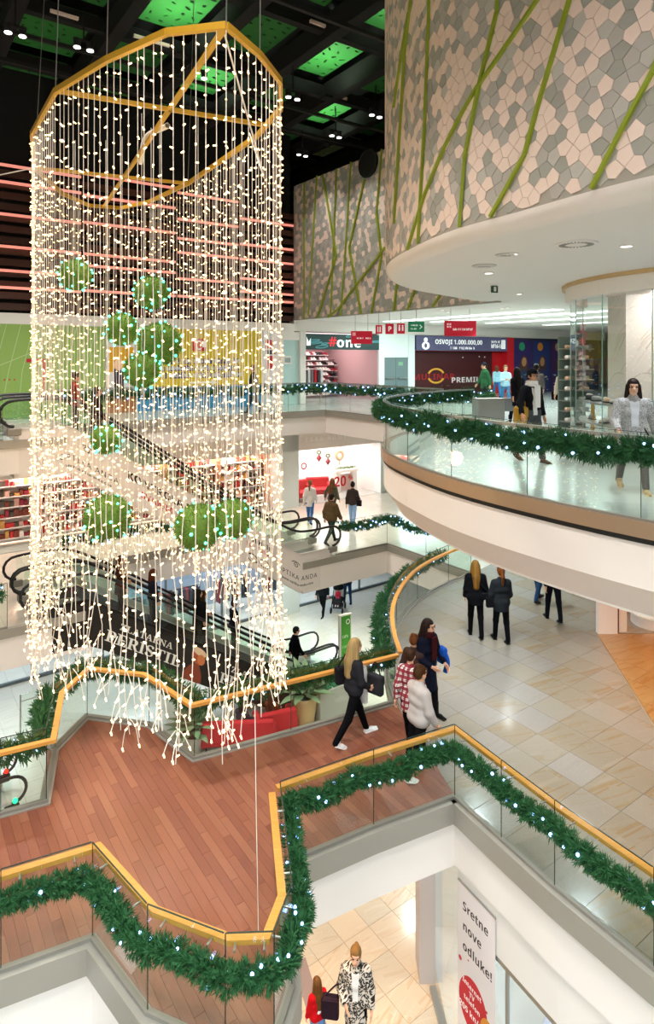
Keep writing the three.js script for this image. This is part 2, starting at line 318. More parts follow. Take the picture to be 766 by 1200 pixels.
function pentWall(name, path, y0, y1, c, rot, keep, bars, barW, weights) {
  const root = struct(name, null); const [map0, len, cum] = pathMap(path);
  const map = (a, y) => { const r = map0(a, y); return r; };
  part('backing', strip(path, -0.2, 0, y0, y1), M.pentBack, root);
  const list = pentagons(path, len, y0 + 0.02, y1, c, rot, map).map((q) => { const [p] = map(q[0][0], q[0][1]); return { q, p, d: Math.hypot(p[0], p[1] - EY, p[2]) }; });
  const seen = list.filter((k) => { const px = CX + FOC * k.p[0] / -k.p[2], py = HY - FOC * (k.p[1] - EY) / -k.p[2]; return k.p[2] < -0.5 && px > -30 && px < 800 && py > -30 && py < 700; }).sort((a, b) => a.d - b.d);
  const rest = M.pent.map(() => []);
  seen.forEach((k, i) => { const r = rnd(); let m = 0, s = weights[0]; while (r > s && m < 3) s += weights[++m]; const g = pentGeo(k.q, map, 0.006 + (m === 0 ? 0.012 : rr(0, 0.006))); if (i < keep) part('pentagon_tile', g, M.pent[m], root); else rest[m].push(g); });
  rest.forEach((l, m) => { if (l.length) stuff(part('pentagon_tiles_beyond', join(l), M.pent[m], root)); });
  for (const line of bars) {   // slim green strips standing on the tiles
    const pts = []; for (let i = 0; i < line.length; i++) { const h = onPath(path, cum, line[i][0]); if (h) pts.push([h.a, EY + (HY - line[i][1]) / FOC * h.d]); }
    if (pts.length < 2) continue; const geos = [];
    for (let i = 1; i < pts.length; i++) { const n = 5; for (let j = 0; j < n; j++) { const P = (t) => { const [p, nn] = map(Math.min(len - 0.01, lerp(pts[i - 1][0], pts[i][0], t)), Math.max(y0, lerp(pts[i - 1][1], pts[i][1], t))); return V3(p[0] + nn[0] * 0.04, p[1], p[2] + nn[2] * 0.04); }; geos.push(bar(P(j / n), P((j + 1) / n), barW, barW)); } }
    part('green_strip', join(geos), M.greenbar, root);
  }
  return root;
}
const Z2 = (l) => l.map(([x, y]) => [380 + x / 1.984, y / 1.984]);
pentWall('wall_drum', drum, YC + 0.2, 21.5, 0.25, 0.26, 300, [
  Z2([[408, -80], [405, 30], [366, 190], [330, 370], [318, 530]]), Z2([[560, -90], [500, 0], [355, 210], [235, 460], [197, 582]]), Z2([[590, -60], [575, 0], [500, 250], [470, 360], [390, 505]]),
  Z2([[790, 110], [766, 170], [625, 440]]), Z2([[249, -60], [247, 30], [237, 300], [222, 572]]), Z2([[212, -60], [190, 130], [184, 240], [166, 520]]), Z2([[200, 30], [165, 250]])], 0.045, [0.52, 0.22, 0.14, 0.12]);
pentWall('wall_patterned', [wallB, wallA], YC - 0.04, 18.6, 0.26, 0.5, 0, [
  [[357, 214], [357, 378]], [[372, 206], [362, 370]], [[379, 205], [395, 300], [372, 376]], [[395, 198], [388, 374]], [[412, 190], [405, 300], [400, 370]], [[428, 210], [410, 290], [424, 368]], [[448, 175], [442, 250], [448, 300], [436, 368]], [[452, 290], [385, 378]], [[470, 300], [462, 366]], [[490, 330], [478, 364]], [[520, 340], [508, 360]]], 0.07, [0.3, 0.3, 0.3, 0.1]);
// round speaker grille set into the patterned wall
{ const k = (433 - CX) / FOC, [f, l, cum] = pathMap([wallB, wallA]), h = onPath([wallB, wallA], cum, 433), y = EY + (HY - 192) / FOC * h.d, [p, n] = f(h.a, y);
  const g = thing('wall_speaker', 'round black loudspeaker grille high on the patterned wall', 'speaker', [p[0] + n[0] * 0.06, y, p[2] + n[2] * 0.06], Math.atan2(n[0], n[2]));
  part('grille', new THREE.CylinderGeometry(0.5, 0.5, 0.08, 32).rotateX(Math.PI / 2), M.black, g); part('rim', new THREE.TorusGeometry(0.5, 0.035, 8, 40).translate(0, 0, 0.04), M.dark, g); }

// ---------------------------------------------------------------- the dark louvred wall
const louver = struct('wall_louvred', null);
part('backing', ub(S0, -17, sOn(S0, 344), 12.25, 22, 0.3, 0.5), M.black, louver);
part('header', ub(S0, -17, sOn(S0, 344), 12.25, 12.62, -0.05, 0.3), M.white, louver);
M.slat = [std(0x4a2318, 0.6), std(0x3c1c13, 0.6), std(0x582a1c, 0.6)];
M.pink = glow(0xe8a79b, 0xff9483, 0.75);
const sEnd = sOn(S0, 344), sections = [-17, -12.6, -9.1, -5.6, -2.9, sEnd];
for (let r = 0; r < 13; r++) for (let c = 0; c < 5; c++) part('slat', ub(S0, sections[c] + 0.01, sections[c + 1] - 0.01, 12.72 + r * 0.37, 12.95 + r * 0.37, 0, 0.12), M.slat[(r * 2 + c) % 3], louver);
const linesAt = [[342, 323, 296, 260, 224, 205], [342, 323, 296, 260, 224, 205], [346, 318, 305, 270, 240, 216], [350, 330, 300, 284, 262, 232], [354, 345, 330, 308, 291, 262]];
linesAt.forEach((ys, c) => ys.forEach((y, i) => { const h = EY + (HY - y) / FOC * (S0[1] + U[1] * -9.9 * (c < 2 ? 1 : c < 3 ? 0.7 : c < 4 ? 0.45 : 0.15)); part('light_line', ub(S0, sections[c] + 0.05, sections[c + 1] - 0.05, h, h + 0.085, -0.07, 0), M.pink, louver); }));

// ---------------------------------------------------------------- dark ceiling: deck panels, beams, pipes
const roof = struct('ceiling_beams', null);
// ceiling panels pierced with real leaf-shaped openings; the roof space shows through them
M.panelGreen = [std(0x2b7a30, 0.8), std(0x276c2b, 0.8), std(0x9db07f, 0.8)];
const R0 = [0, 18];
const pierced = [0, 1, 2, 3].map(() => {
  const w = 1.9, l = 3.0, s = new THREE.Shape([[-w / 2, -l / 2], [w / 2, -l / 2], [w / 2, l / 2], [-w / 2, l / 2]].map((p) => new THREE.Vector2(...p)));
  for (let a = 0; a < 5; a++) for (let b = 0; b < 8; b++) {
    if (rnd() < 0.15) continue;
    const cx = -w / 2 + w * (a + 0.5) / 5 + rr(-0.05, 0.05), cy = -l / 2 + l * (b + 0.5) / 8 + rr(-0.05, 0.05), t = rr(0, 3.14), r1 = rr(0.08, 0.125), r2 = rr(0.03, 0.05);
    s.holes.push(new THREE.Path([[1, 0], [0.45, 1], [-0.45, 1], [-1, 0], [-0.45, -1], [0.45, -1]].map(([x, y]) => new THREE.Vector2(cx + x * r1 * Math.cos(t) - y * r2 * Math.sin(t), cy + x * r1 * Math.sin(t) + y * r2 * Math.cos(t)))));
  }
  return new THREE.ExtrudeGeometry(s, { depth: 0.03, bevelEnabled: false }).rotateX(-Math.PI / 2).rotateY(TH);
});
for (let i = -4; i < 7; i++) for (let j = -5; j < 5; j++) {
  const c = along(R0, i * 2.5 + 1.25, j * 3.6 + 1.8), m = part('pierced_panel', pierced[(i * 3 + j * 5 + 60) & 3], M.panelGreen[i > 1 && (i + j) % 2 === 0 ? 2 : (i + j) & 1], roof); m.position.set(c[0], 20.9, -c[1]);
}
for (let i = -5; i < 8; i++) part('beam', ub(R0, i * 2.5 - 0.18, i * 2.5 + 0.18, 20.1, 20.75, -20, 20), M.black, roof);
for (let j = -5; j < 5; j++) part('crossbeam', ub(R0, -16, 18, 20.3, 20.7, j * 3.6 - 0.12, j * 3.6 + 0.12), M.black, roof);
for (const v of [-7.5, -2, 3.2, 5.0]) part('pipe', ub(R0, -16, 18, 19.45, 19.55, v, v + 0.1), M.dark, roof);
for (let k = 0; k < 16; k++) part('batten_lamp', ub(R0, -7 + (k % 4) * 3.1 + rr(-0.6, 0.6), -6 + (k % 4) * 3.1 + rr(-0.6, 0.6), 20.4, 20.48, -9 + Math.floor(k / 4) * 3.6 + 1.6, -9 + Math.floor(k / 4) * 3.6 + 1.75), M.pent[0], roof);
// green wash lamps lying on the beams
for (const [s, v] of [[-7.4, -5.6], [-4.8, -1.8], [-2.4, -5.4], [0.2, -1.8], [2.7, -5.4], [5.2, -1.8], [0.2, 2], [5.2, 2], [-4.8, 2], [-9.8, -1.8], [7.7, -5.4], [-2.4, 5.6], [2.7, 5.6]]) { const p = along(R0, s + 1.2, v); solo('beam_uplight', ub(p, -0.15, 0.15, 19.5, 19.58, -0.15, 0.15), M.black, 'small black uplight washing the green ceiling panels', 'uplight', 'ceiling uplights'); spot(p[0], 19.62, p[1], p[0], 22, p[1], 0xeeffe6, 40, 1.3, 0.5, 4); }
// ---------------------------------------------------------------- edge trims, glass railings
const trimAt = (path, y, d0, d1, h, mat) => struct('trim', strip(path, d0, d1, y - h, y), mat);
trimAt(nearRail.slice(0, 10), YM + 0.02, -0.1, 0.06, 0.3, M.trim); trimAt(nearRail.slice(9), YM + 0.02, -0.1, 0.06, 0.3, M.trim);
trimAt(farRail, YM + 0.02, -0.06, 0.1, 0.16, M.trim); trimAt(midArc, YM + 0.02, -0.06, 0.08, 0.16, M.trim);
trimAt([midArc[midArc.length - 1], midCorner, N(-0.95)], YM + 0.02, -0.06, 0.06, 0.22, M.trim);
trimAt([along(N0, -0.95, 3.75), along(N0, -7.6, 3.75)], YM + 0.02, -0.06, 0.06, 0.22, M.trim);
trimAt([N(-7.6), N(-19)], YM + 0.02, -0.06, 0.06, 0.22, M.trim);
trimAt(balcony, YT + 0.03, -0.08, 0.06, 0.2, M.bronze); struct('trim', strip(balcony, -0.05, 0.03, YT - 0.24, YT - 0.17), M.dark);
trimAt([along(FC, 0, -6.1), FC, along(FC, -9.9)], YT + 0.03, -0.06, 0.06, 0.2, M.trim);
trimAt([along(N0, -8.05), N(-19)], YT + 0.03, -0.06, 0.06, 0.2, M.trim);

function glassRail(label, path, y, o = {}) {
  const { h = 1.1, pane = 1.5, curve = 0, rail = null, railAt = 0.95, side = 0.06, group, steel = false, corner = true } = o;
  const root = thing('glass_railing', label, 'railing', [0, 0, 0], 0, group);
  if (curve) for (let i = 0; i < path.length - 1; i += curve) { const sub = path.slice(i, i + curve + 1), m = part('glass_pane', strip(sub, -0.006, 0.006, y, y + h), M.glass, root); part('pane_edge', join([strip(sub, -0.007, 0.007, y + h, y + h + 0.006), rod(W(sub[0], y), W(sub[0], y + h), 0.006, 4)]), M.edge, m); }
  else for (let i = 1; i < path.length; i++) {
    const a = path[i - 1], b = path[i], l = Math.hypot(b[0] - a[0], b[1] - a[1]), n = Math.max(1, Math.round(l / pane));
    for (let k = 0; k < n; k++) {
      const p = [lerp(a[0], b[0], k / n), lerp(a[1], b[1], k / n)], q = [lerp(a[0], b[0], (k + 1) / n), lerp(a[1], b[1], (k + 1) / n)], e = 0.006 / (l / n), p1 = [lerp(p[0], q[0], e), lerp(p[1], q[1], e)], q1 = [lerp(p[0], q[0], 1 - e), lerp(p[1], q[1], 1 - e)];
      const m = part('glass_pane', bar(W(p1, y + h / 2), W(q1, y + h / 2), 0.012, h), M.glass, root);
      part('pane_edge', join([bar(W(p1, y + h + 0.003), W(q1, y + h + 0.003), 0.014, 0.006), rod(W(p1, y), W(p1, y + h), 0.006, 4)]), M.edge, m);
    }
  }
  part('base_channel', strip(path, -0.03, 0.03, y - 0.02, y + 0.06), M.grey, root);
  if (rail) { part('handrail', rail === 'wood' ? strip(path, side, side + (side > 0 ? 0.085 : -0.085), y + railAt - 0.025, y + railAt + 0.025) : strip(path, -0.025, 0.025, y + railAt, y + railAt + 0.045), rail === 'wood' ? M.rail : M.steel, root);
    if (rail === 'wood') for (let i = 1; i < path.length; i++) { const a = path[i - 1], b = path[i]; for (const t of [0.2, 0.8]) { const c = [lerp(a[0], b[0], t), lerp(a[1], b[1], t)], l = Math.hypot(b[0] - a[0], b[1] - a[1]), nn = [-(b[1] - a[1]) / l, (b[0] - a[0]) / l]; part('bolt', rod(W([c[0] - nn[0] * 0.03, c[1] - nn[1] * 0.03], y + railAt), W([c[0] + nn[0] * side, c[1] + nn[1] * side], y + railAt), 0.011, 8), M.steel, root); } } }
  return root;
}
glassRail('glass railing with oak handrail around the bulging edge of the wooden bridge', nearRail.slice(0, 8), YM, { rail: 'wood', pane: 1.35 });
glassRail('glass railing with oak handrail from the wooden bridge along the beige tiled floor', nearRail.slice(7), YM, { rail: 'wood', pane: 1.6 });
glassRail('angular glass railing with oak handrail on the escalator side of the wooden bridge', farRail, YM, { rail: 'wood', side: -0.06, pane: 1.8 });
glassRail('curved glass railing with oak handrail at the rounded end of the beige tiled floor', midArc, YM, { rail: 'wood', side: -0.06, curve: 3 });
glassRail('glass railing at the foot of the white-bannered escalator on the middle floor', [midArc[midArc.length - 1], midCorner, N(0.35)], YM, { pane: 1.7 });
glassRail('glass railing along the middle gallery below the yellow hoarding', [along(N0, -0.95, 3.75), along(N0, -7.6, 3.75)], YM, { pane: 1.7 });
glassRail('glass railing on the middle gallery left of the black-bannered escalator', [N(-9.4), N(-18)], YM, { pane: 1.6 });
glassRail('curved glass railing of the round upper balcony under the patterned drum', balcony, YT, { curve: 3, rail: 'steel', railAt: 1.02 });
glassRail('glass railing of the upper gallery facing the yellow hoarding and the shoe shop', [along(FC, 0, -6.1), FC, along(FC, -9.9)], YT, { pane: 1.7, rail: 'steel', railAt: 1.05 });
glassRail('glass railing of the upper gallery in front of the green hoarding', [along(N0, -9.5), N(-18)], YT, { pane: 1.6 });

// ---------------------------------------------------------------- garlands
const sprig = (() => { const pos = [];
  for (let k = 0; k < 9; k++) { const a = k * 2.4, tilt = 0.35 + 0.5 * (k % 3) / 2, dir = V3(Math.sin(tilt) * Math.cos(a), Math.cos(tilt), Math.sin(tilt) * Math.sin(a)), side = V3(-Math.sin(a), 0, Math.cos(a)).multiplyScalar(0.075), l = 0.8 + 0.2 * (k % 2), base = V3(0, 0.06 * k, 0), mid = base.clone().addScaledVector(dir, l * 0.5), tip = base.clone().addScaledVector(dir, l); const m1 = mid.clone().add(side), m2 = mid.clone().sub(side);
    for (const t of [[base, m1, m2], [m1, tip, m2]]) for (const v of t) pos.push(v.x, v.y, v.z); }
  const g = new THREE.BufferGeometry(); g.setAttribute('position', new THREE.Float32BufferAttribute(pos, 3)); g.computeVertexNormals(); return g; })();
M.stem = new THREE.MeshStandardMaterial({ color: new THREE.Color().setRGB(0.011, 0.088, 0.02), roughness: 0.8 });
M.pine = new THREE.MeshStandardMaterial({ color: new THREE.Color().setRGB(0.011, 0.088, 0.02), roughness: 0.75, side: THREE.DoubleSide });
M.pineOlive = new THREE.MeshStandardMaterial({ color: new THREE.Color().setRGB(0.026, 0.1, 0.02), roughness: 0.75, side: THREE.DoubleSide });
M.ledBlue = glow(0xdfeaff, 0x86b4ff, 6); M.ledWarm = glow(0xfff0d8, 0xffcf92, 3.4); M.ledTeal = glow(0xbffff0, 0x2fffd0, 4);
const ledGeo = new THREE.IcosahedronGeometry(1, 1);
function garland(label, pts, o = {}) {   // pts: Vector3 list
  const { r = 0.13, per = 150, size = 0.13, leds = 6.5, led = 0.017, tone = 0, group = 'green pine garlands with small lights' } = o;
  const curve = new THREE.CatmullRomCurve3(pts, false, 'centripetal', 0.5), L = curve.getLength(), n = Math.round(L * per);
  const root = thing('garland', label, 'garland', [0, 0, 0], 0, group);
  part('stem', new THREE.TubeGeometry(curve, Math.max(8, Math.round(L * 5)), r * 0.45, 6), M.stem, root);
  const im = new THREE.InstancedMesh(sprig, tone ? M.pineOlive : M.pine, n); im.name = 'needles'; im.userData.kind = 'stuff'; sh(im); root.add(im);
  const m = new THREE.Matrix4(), q = new THREE.Quaternion(), up = V3(0, 1, 0), p = V3(), t = V3();
  for (let i = 0; i < n; i++) {
    const f = (i + rnd()) / n; curve.getPointAt(f, p); curve.getTangentAt(f, t);
    const d = V3(rr(-1, 1), rr(-1, 1), rr(-1, 1)).normalize(); d.addScaledVector(t, -d.dot(t)).normalize(); const lean = d.clone().addScaledVector(t, rr(-0.9, 0.9)).add(V3(0, -0.18, 0)).normalize();
    q.setFromUnitVectors(up, lean); const s = size * rr(0.7, 1.25); p.addScaledVector(d, r * rr(0.05, 0.75)); m.compose(p, q, V3(s, s, s)); im.setMatrixAt(i, m);
  }
  const k = Math.round(L * leds), lm = new THREE.InstancedMesh(ledGeo, M.ledBlue, k); lm.name = 'led_chain'; lm.userData.kind = 'stuff'; root.add(lm);
  for (let i = 0; i < k; i++) { const f = (i + rnd() * 0.8) / k; curve.getPointAt(f, p); const d = V3(rr(-1, 1), rr(-0.6, 0.6), rr(-1, 1)).normalize(); curve.getTangentAt(f, t); d.addScaledVector(t, -d.dot(t)).normalize(); p.addScaledVector(d, r * 1.05); const s = led * rr(0.7, 1.15); m.compose(p, q.identity(), V3(s, s, s)); lm.setMatrixAt(i, m); }
  return root;
}
const drape = (path, y, off, n, sag = 0.04, per = 1.1) => { const o = offset(path, off), l = lenOf(o), out = []; let acc = 0; for (let i = 0; i < o.length - 1; i++) { const a = o[i], b = o[i + 1], d = Math.hypot(b[0] - a[0], b[1] - a[1]), k = Math.max(1, Math.round(d / n)); for (let j = 0; j < k; j++) { const t = j / k; out.push(W([lerp(a[0], b[0], t), lerp(a[1], b[1], t)], y - sag * Math.abs(Math.sin((acc + d * t) / per * Math.PI)) + rr(-0.015, 0.015))); } acc += d; } out.push(W(o[o.length - 1], y)); return out; };
const nr = nearRail.map((p) => p); nr[0] = [-5.2, 5.87];
garland('thick pine garland with blue-white lights hung around the bulging bridge railing', drape(nr.slice(0, 8), YM + 0.86, -0.1, 0.35, 0.08), { r: 0.095, per: 400, size: 0.085, led: 0.019, leds: 8 });
garland('thick pine garland with blue-white lights along the beige floor railing', drape(nearRail.slice(7, 14), YM + 0.86, -0.1, 0.4, 0.08), { r: 0.1, per: 400, size: 0.09, led: 0.02, leds: 8 });
garland('pine garland on the angular bridge railing facing the escalators', drape([[-6.2, 8.2], ...farRail.slice(1)], YM + 0.86, 0.13, 0.4, 0.03), { per: 190, leds: 3, tone: 0.5 });
garland('pine garland on the curved railing at the rounded end of the beige floor', drape(midArc.slice(0, 13), YM + 0.82, 0.17, 0.6, 0.05), { per: 130, leds: 2 });
garland('pine garland at the foot of the white-bannered escalator', drape([[3.3, 20.5], midCorner, N(0.5)].reverse(), YM + 0.95, 0, 0.6, 0.12, 2.4), { per: 130, leds: 7, led: 0.028 });
garland('pine garland on the middle gallery railing below the yellow hoarding', drape([along(N0, -1.2, 3.7), along(N0, -7.4, 3.7)], YM + 0.9, 0, 0.6, 0.08, 2), { per: 90, leds: 6, led: 0.026 });
garland('pine garland on the middle gallery left of the black-bannered escalator', drape([N(-9.5), N(-13)], YM + 0.9, 0.06, 0.5), { per: 130, leds: 7, led: 0.024 });
garland('thick pine garland with blue-white lights on the round upper balcony', drape(balcony.slice(4), YT + 0.93, 0.08, 0.5, 0.1, 1.3), { r: 0.13, per: 300, size: 0.11, led: 0.021, leds: 7 });
garland('pine garland on the upper gallery railing facing the shoe shop', drape([along(FC, 0, -5), FC, along(FC, -9.6)], YT + 0.9, 0.05, 0.7, 0.03), { per: 100, leds: 6, led: 0.03 });
garland('pine garland on the upper gallery railing before the green hoarding', drape([N(-9.8), N(-13)], YT + 0.95, 0.05, 0.5), { per: 130, leds: 8, led: 0.024 });

// ---------------------------------------------------------------- escalators
function textTex(w, h, draw) { return canvasTex(w, h, draw, false); }
function escalator(label, o, sTop, sBot, yTop, yBot, v0, width, printTex, bodyMat, opt = {}) {
  const root = thing('escalator', label, 'escalator', [0, 0, 0], 0, opt.group), dir = Math.sign(sBot - sTop), ext = opt.ext || 1.3;
  const deckPts = [[sTop - dir * ext, yTop], [sTop, yTop], [sBot, yBot], [sBot + dir * ext, yBot]];
  const PT = (s, y, v) => { const p = along(o, s, v); return V3(p[0], y, -p[1]); };
  const sheet = (poly, v, th) => { const g = new THREE.ExtrudeGeometry(new THREE.Shape(poly.map((p) => new THREE.Vector2(p[0], p[1]))), { depth: th, bevelEnabled: false }); g.translate(0, 0, -th); g.rotateY(TH); const c = along(o, 0, v); return g.translate(c[0], 0, -c[1]); };
  const up = (d) => deckPts.map(([s, y]) => [s, y + d]), lowCut = Math.max(yBot - 0.95, opt.floor ?? -1e9);
  const low = (d) => deckPts.map(([s, y]) => [s, Math.max(y - d, lowCut)]);
  for (const v of [v0, v0 + width - 0.06]) part('side_panel', sheet([...up(0.28), ...low(0.92).reverse()], v + 0.06, 0.06), bodyMat, root);
  part('underside', (() => { const l = low(0.9); const gs = []; for (let i = 1; i < l.length; i++) gs.push(bar(PT(l[i - 1][0], l[i - 1][1], v0 + width / 2), PT(l[i][0], l[i][1], v0 + width / 2), width - 0.14, 0.05)); return join(gs); })(), bodyMat, root);
  for (const v of [v0, v0 + width - 0.06]) {
    part('balustrade_glass', sheet([...up(0.3), ...up(0.95).reverse()], v + 0.036, 0.012), M.glass, root);
    const hp = []; const e0 = deckPts[0], e3 = deckPts[3];
    for (let k = 0; k <= 6; k++) { const a = -Math.PI / 2 + Math.PI * k / 6; hp.push(PT(e0[0] - dir * 0.32 * Math.cos(a), e0[1] + 0.66 + 0.32 * Math.sin(a), v + 0.03)); }
    hp.push(PT(deckPts[1][0] - dir * 0.25, deckPts[1][1] + 0.98, v + 0.03), PT(deckPts[1][0] + dir * 0.25, deckPts[1][1] + 0.86, v + 0.03));
    hp.push(PT(deckPts[2][0] - dir * 0.25, deckPts[2][1] + 1.1, v + 0.03), PT(deckPts[2][0] + dir * 0.3, deckPts[2][1] + 0.98, v + 0.03));
    for (let k = 0; k <= 6; k++) { const a = Math.PI / 2 - Math.PI * k / 6; hp.push(PT(e3[0] + dir * 0.32 * Math.cos(a), e3[1] + 0.66 + 0.32 * Math.sin(a), v + 0.03)); }
    part('handrail', new THREE.TubeGeometry(new THREE.CatmullRomCurve3(hp, false, 'centripetal'), 90, 0.038, 8), M.rubber, root);
    for (const e of [e0, e3]) part('newel_base', (() => { const g = rbx(0.34, 0.2, 0.1, 0.04); g.rotateY(TH); const c = along(o, e[0], v + 0.03); return g.translate(c[0], e[1] + 0.22, -c[1]); })(), opt.ext ? M.dark : M.grey, root);
  }
  const n = Math.round(Math.abs(yTop - yBot) / 0.2); M.step = M.step || std(0x5c5f60, 0.4, 0.6);
  for (let i = 0; i < n; i++) { const t = (i + 0.5) / n, s = lerp(sTop, sBot, t), y = lerp(yTop, yBot, t), run = Math.abs(sBot - sTop) / n; part('step', ub(o, s - run / 2, s + run / 2, y - 0.22, y - 0.02, v0 + 0.12, v0 + width - 0.12), M.step, root); }
  for (const [s, y] of [[sTop - dir * ext / 2, yTop], [sBot + dir * ext / 2, yBot]]) part('comb_plate', ub(o, s - ext / 2, s + ext / 2, y - 0.05, y + 0.015, v0 + 0.1, v0 + width - 0.1), M.steel, root);
  if (printTex) { // printed sheet on the near side: follows the slope
    const sb = opt.print || [sTop - dir * 1.2, sBot + dir * 1.2], pos = [], uv = [], idx = [], K = 60;
    const yAt = (s) => { const t = Math.min(1, Math.max(0, (s - sTop) / (sBot - sTop))); return lerp(yTop, yBot, t); };
    for (let k = 0; k <= K; k++) { const s = lerp(sb[0], sb[1], k / K), y = yAt(s); for (const [d, w] of [[0.24, 1], [-0.88, 0]]) { const p = PT(s, Math.max(y + d, lowCut + 0.02), v0 - 0.006); pos.push(p.x, p.y, p.z); uv.push(k / K, w); } if (k) idx.push(2 * k - 2, 2 * k - 1, 2 * k, 2 * k, 2 * k - 1, 2 * k + 1); }
    const g = new THREE.BufferGeometry(); g.setAttribute('position', new THREE.Float32BufferAttribute(pos, 3)); g.setAttribute('uv', new THREE.Float32BufferAttribute(uv, 2)); g.setIndex(idx); g.computeVertexNormals();
    part('printed_banner', g, print(printTex, 0.5), root, opt.printLabel);
  }
  return root;
}
const eye = (g, x, y, r) => { g.lineWidth = r * 0.14; g.strokeStyle = '#222'; g.beginPath(); g.arc(x, y, r * 0.42, 0, 6.3); g.stroke(); g.fillStyle = '#222'; g.beginPath(); g.arc(x, y, r * 0.13, 0, 6.3); g.fill(); g.beginPath(); g.arc(x, y + r * 0.7, r * 1.35, Math.PI * 1.25, Math.PI * 1.75); g.stroke(); };
const txt = (g, s, x, y, font, fill, sp = 0, align = 'left') => { g.font = font; g.fillStyle = fill; g.textAlign = align; g.textBaseline = 'middle'; if (!sp) g.fillText(s, x, y); else { let cx = x; for (const ch of s) { g.fillText(ch, cx, y); cx += g.measureText(ch).width + sp; } } };
const scribble = (g, x, y, w, h, c, lw) => { g.strokeStyle = c; g.lineWidth = lw; let cx = x, k = 0; const q = (n) => { const v = Math.sin(n * 12.9898 + y) * 43758.5453; return v - Math.floor(v); }; while (cx < x + w) { k++; const lw2 = h * (0.35 + 0.3 * q(k)); if (q(k + 9) > 0.86) { cx += lw2; continue; } g.beginPath(); g.moveTo(cx, y - h / 2); g.lineTo(cx, y + h / 2); if (q(k + 3) > 0.4) { g.moveTo(cx, y - h / 2 + h * q(k + 5)); g.lineTo(cx + lw2 * 0.8, y - h / 2 + h * q(k + 6)); } if (q(k + 4) > 0.5) { g.moveTo(cx + lw2 * 0.8, y - h / 4); g.lineTo(cx + lw2 * 0.8, y + h / 2); } g.stroke(); cx += lw2 + lw; } };   // lettering too small to read
const optikaTex = textTex(2048, 256, (g, w, h) => {
  g.fillStyle = '#e6dcd6'; g.fillRect(0, 0, w, h);
  const logo = (x) => { eye(g, x + 110, 78, 34); txt(g, 'OPTIKA ANDA', x - 40, 165, '46px sans-serif', '#2b2826', 4); txt(g, 'www.optika-anda.com', x - 5, 215, 'bold 24px sans-serif', '#333'); };
  logo(240); txt(g, 'KONTROLA DIOPTRIJE', 575, 92, 'bold 66px sans-serif', '#17130f'); txt(g, 'SVAKIM DANOM', 660, 168, 'bold 54px sans-serif', '#c3161f');
  scribble(g, 1370, 66, 200, 34, '#222', 7); scribble(g, 1370, 112, 190, 34, '#c3161f', 7); g.lineWidth = 7; g.strokeStyle = '#222'; for (const x of [1410, 1500]) { g.beginPath(); g.ellipse(x, 195, 38, 26, 0, 0, 6.3); g.stroke(); }
  logo(1640);
});
const peristilTex = textTex(2048, 256, (g, w, h) => {
  g.fillStyle = '#140e0b'; g.fillRect(0, 0, w, h);
  for (const x of [289, 1030]) { txt(g, 'ZLATARNA', x + 90, 78, 'bold italic 58px serif', '#e6e1da'); txt(g, 'PERISTIL', x, 160, 'bold italic 100px serif', '#efece6'); }
  for (const x of [830, 1600]) { g.fillStyle = '#b4552a'; g.beginPath(); g.ellipse(x + 60, 78, 46, 60, 0.3, 0, 6.3); g.fill(); g.fillStyle = '#8a3a1c'; g.beginPath(); g.moveTo(x - 60, 256); g.quadraticCurveTo(x - 20, 130, x + 60, 130); g.quadraticCurveTo(x + 90, 200, x + 70, 256); g.fill(); g.fillStyle = '#e9c9a6'; g.beginPath(); g.ellipse(x + 70, 46, 48, 26, 0.2, 0, 6.3); g.fill(); g.fillStyle = '#d17a44'; g.beginPath(); g.ellipse(x + 78, 96, 26, 36, 0.3, 0, 6.3); g.fill(); }
});
M.escBody = std(0xe3d8d1, 0.55); M.escDark = std(0x17110e, 0.5);
escalator('escalator with white optician banner between upper and middle floors', N0, -7.95, -1.05, YT, YM, 0, 1.25, optikaTex, M.escBody, { floor: 3.66, printLabel: 'white banner with optician lettering and eye logos' });
escalator('second escalator beside the white-bannered one', N0, -7.95, -1.05, YT, YM, 1.35, 1.25, null, M.escBody, { floor: 3.66 });
escalator('escalator with black jeweller banner between middle and ground floors', N0, -7.5, -0.2, YM, YG, 0, 1.25, peristilTex, M.escDark, { floor: -0.2, print: [-8.4, 0.6], printLabel: 'black banner with white serif lettering and a model' });
escalator('second escalator beside the black-bannered one', N0, -7.5, -0.2, YM, YG, 1.35, 1.25, null, M.escBody, { floor: -0.2 });
const e5 = escalator('escalator foot with red and green signal lights under the gallery', N0, -13.9, -10.5, 2.3, YG, 0, 1.4, null, M.escBody, { floor: -0.2, ext: 1.2 });
for (const [v, c] of [[0.03, 0x18ff90], [1.37, 0xff2010]]) { const p = along(N0, -9.2, v); part('signal_light', new THREE.SphereGeometry(0.06, 10, 8).translate(p[0], 0.42, -p[1] + 0.06), glow(c, c, 2.5), e5, c > 0xf00000 ? 'red signal light' : 'green signal light'); }

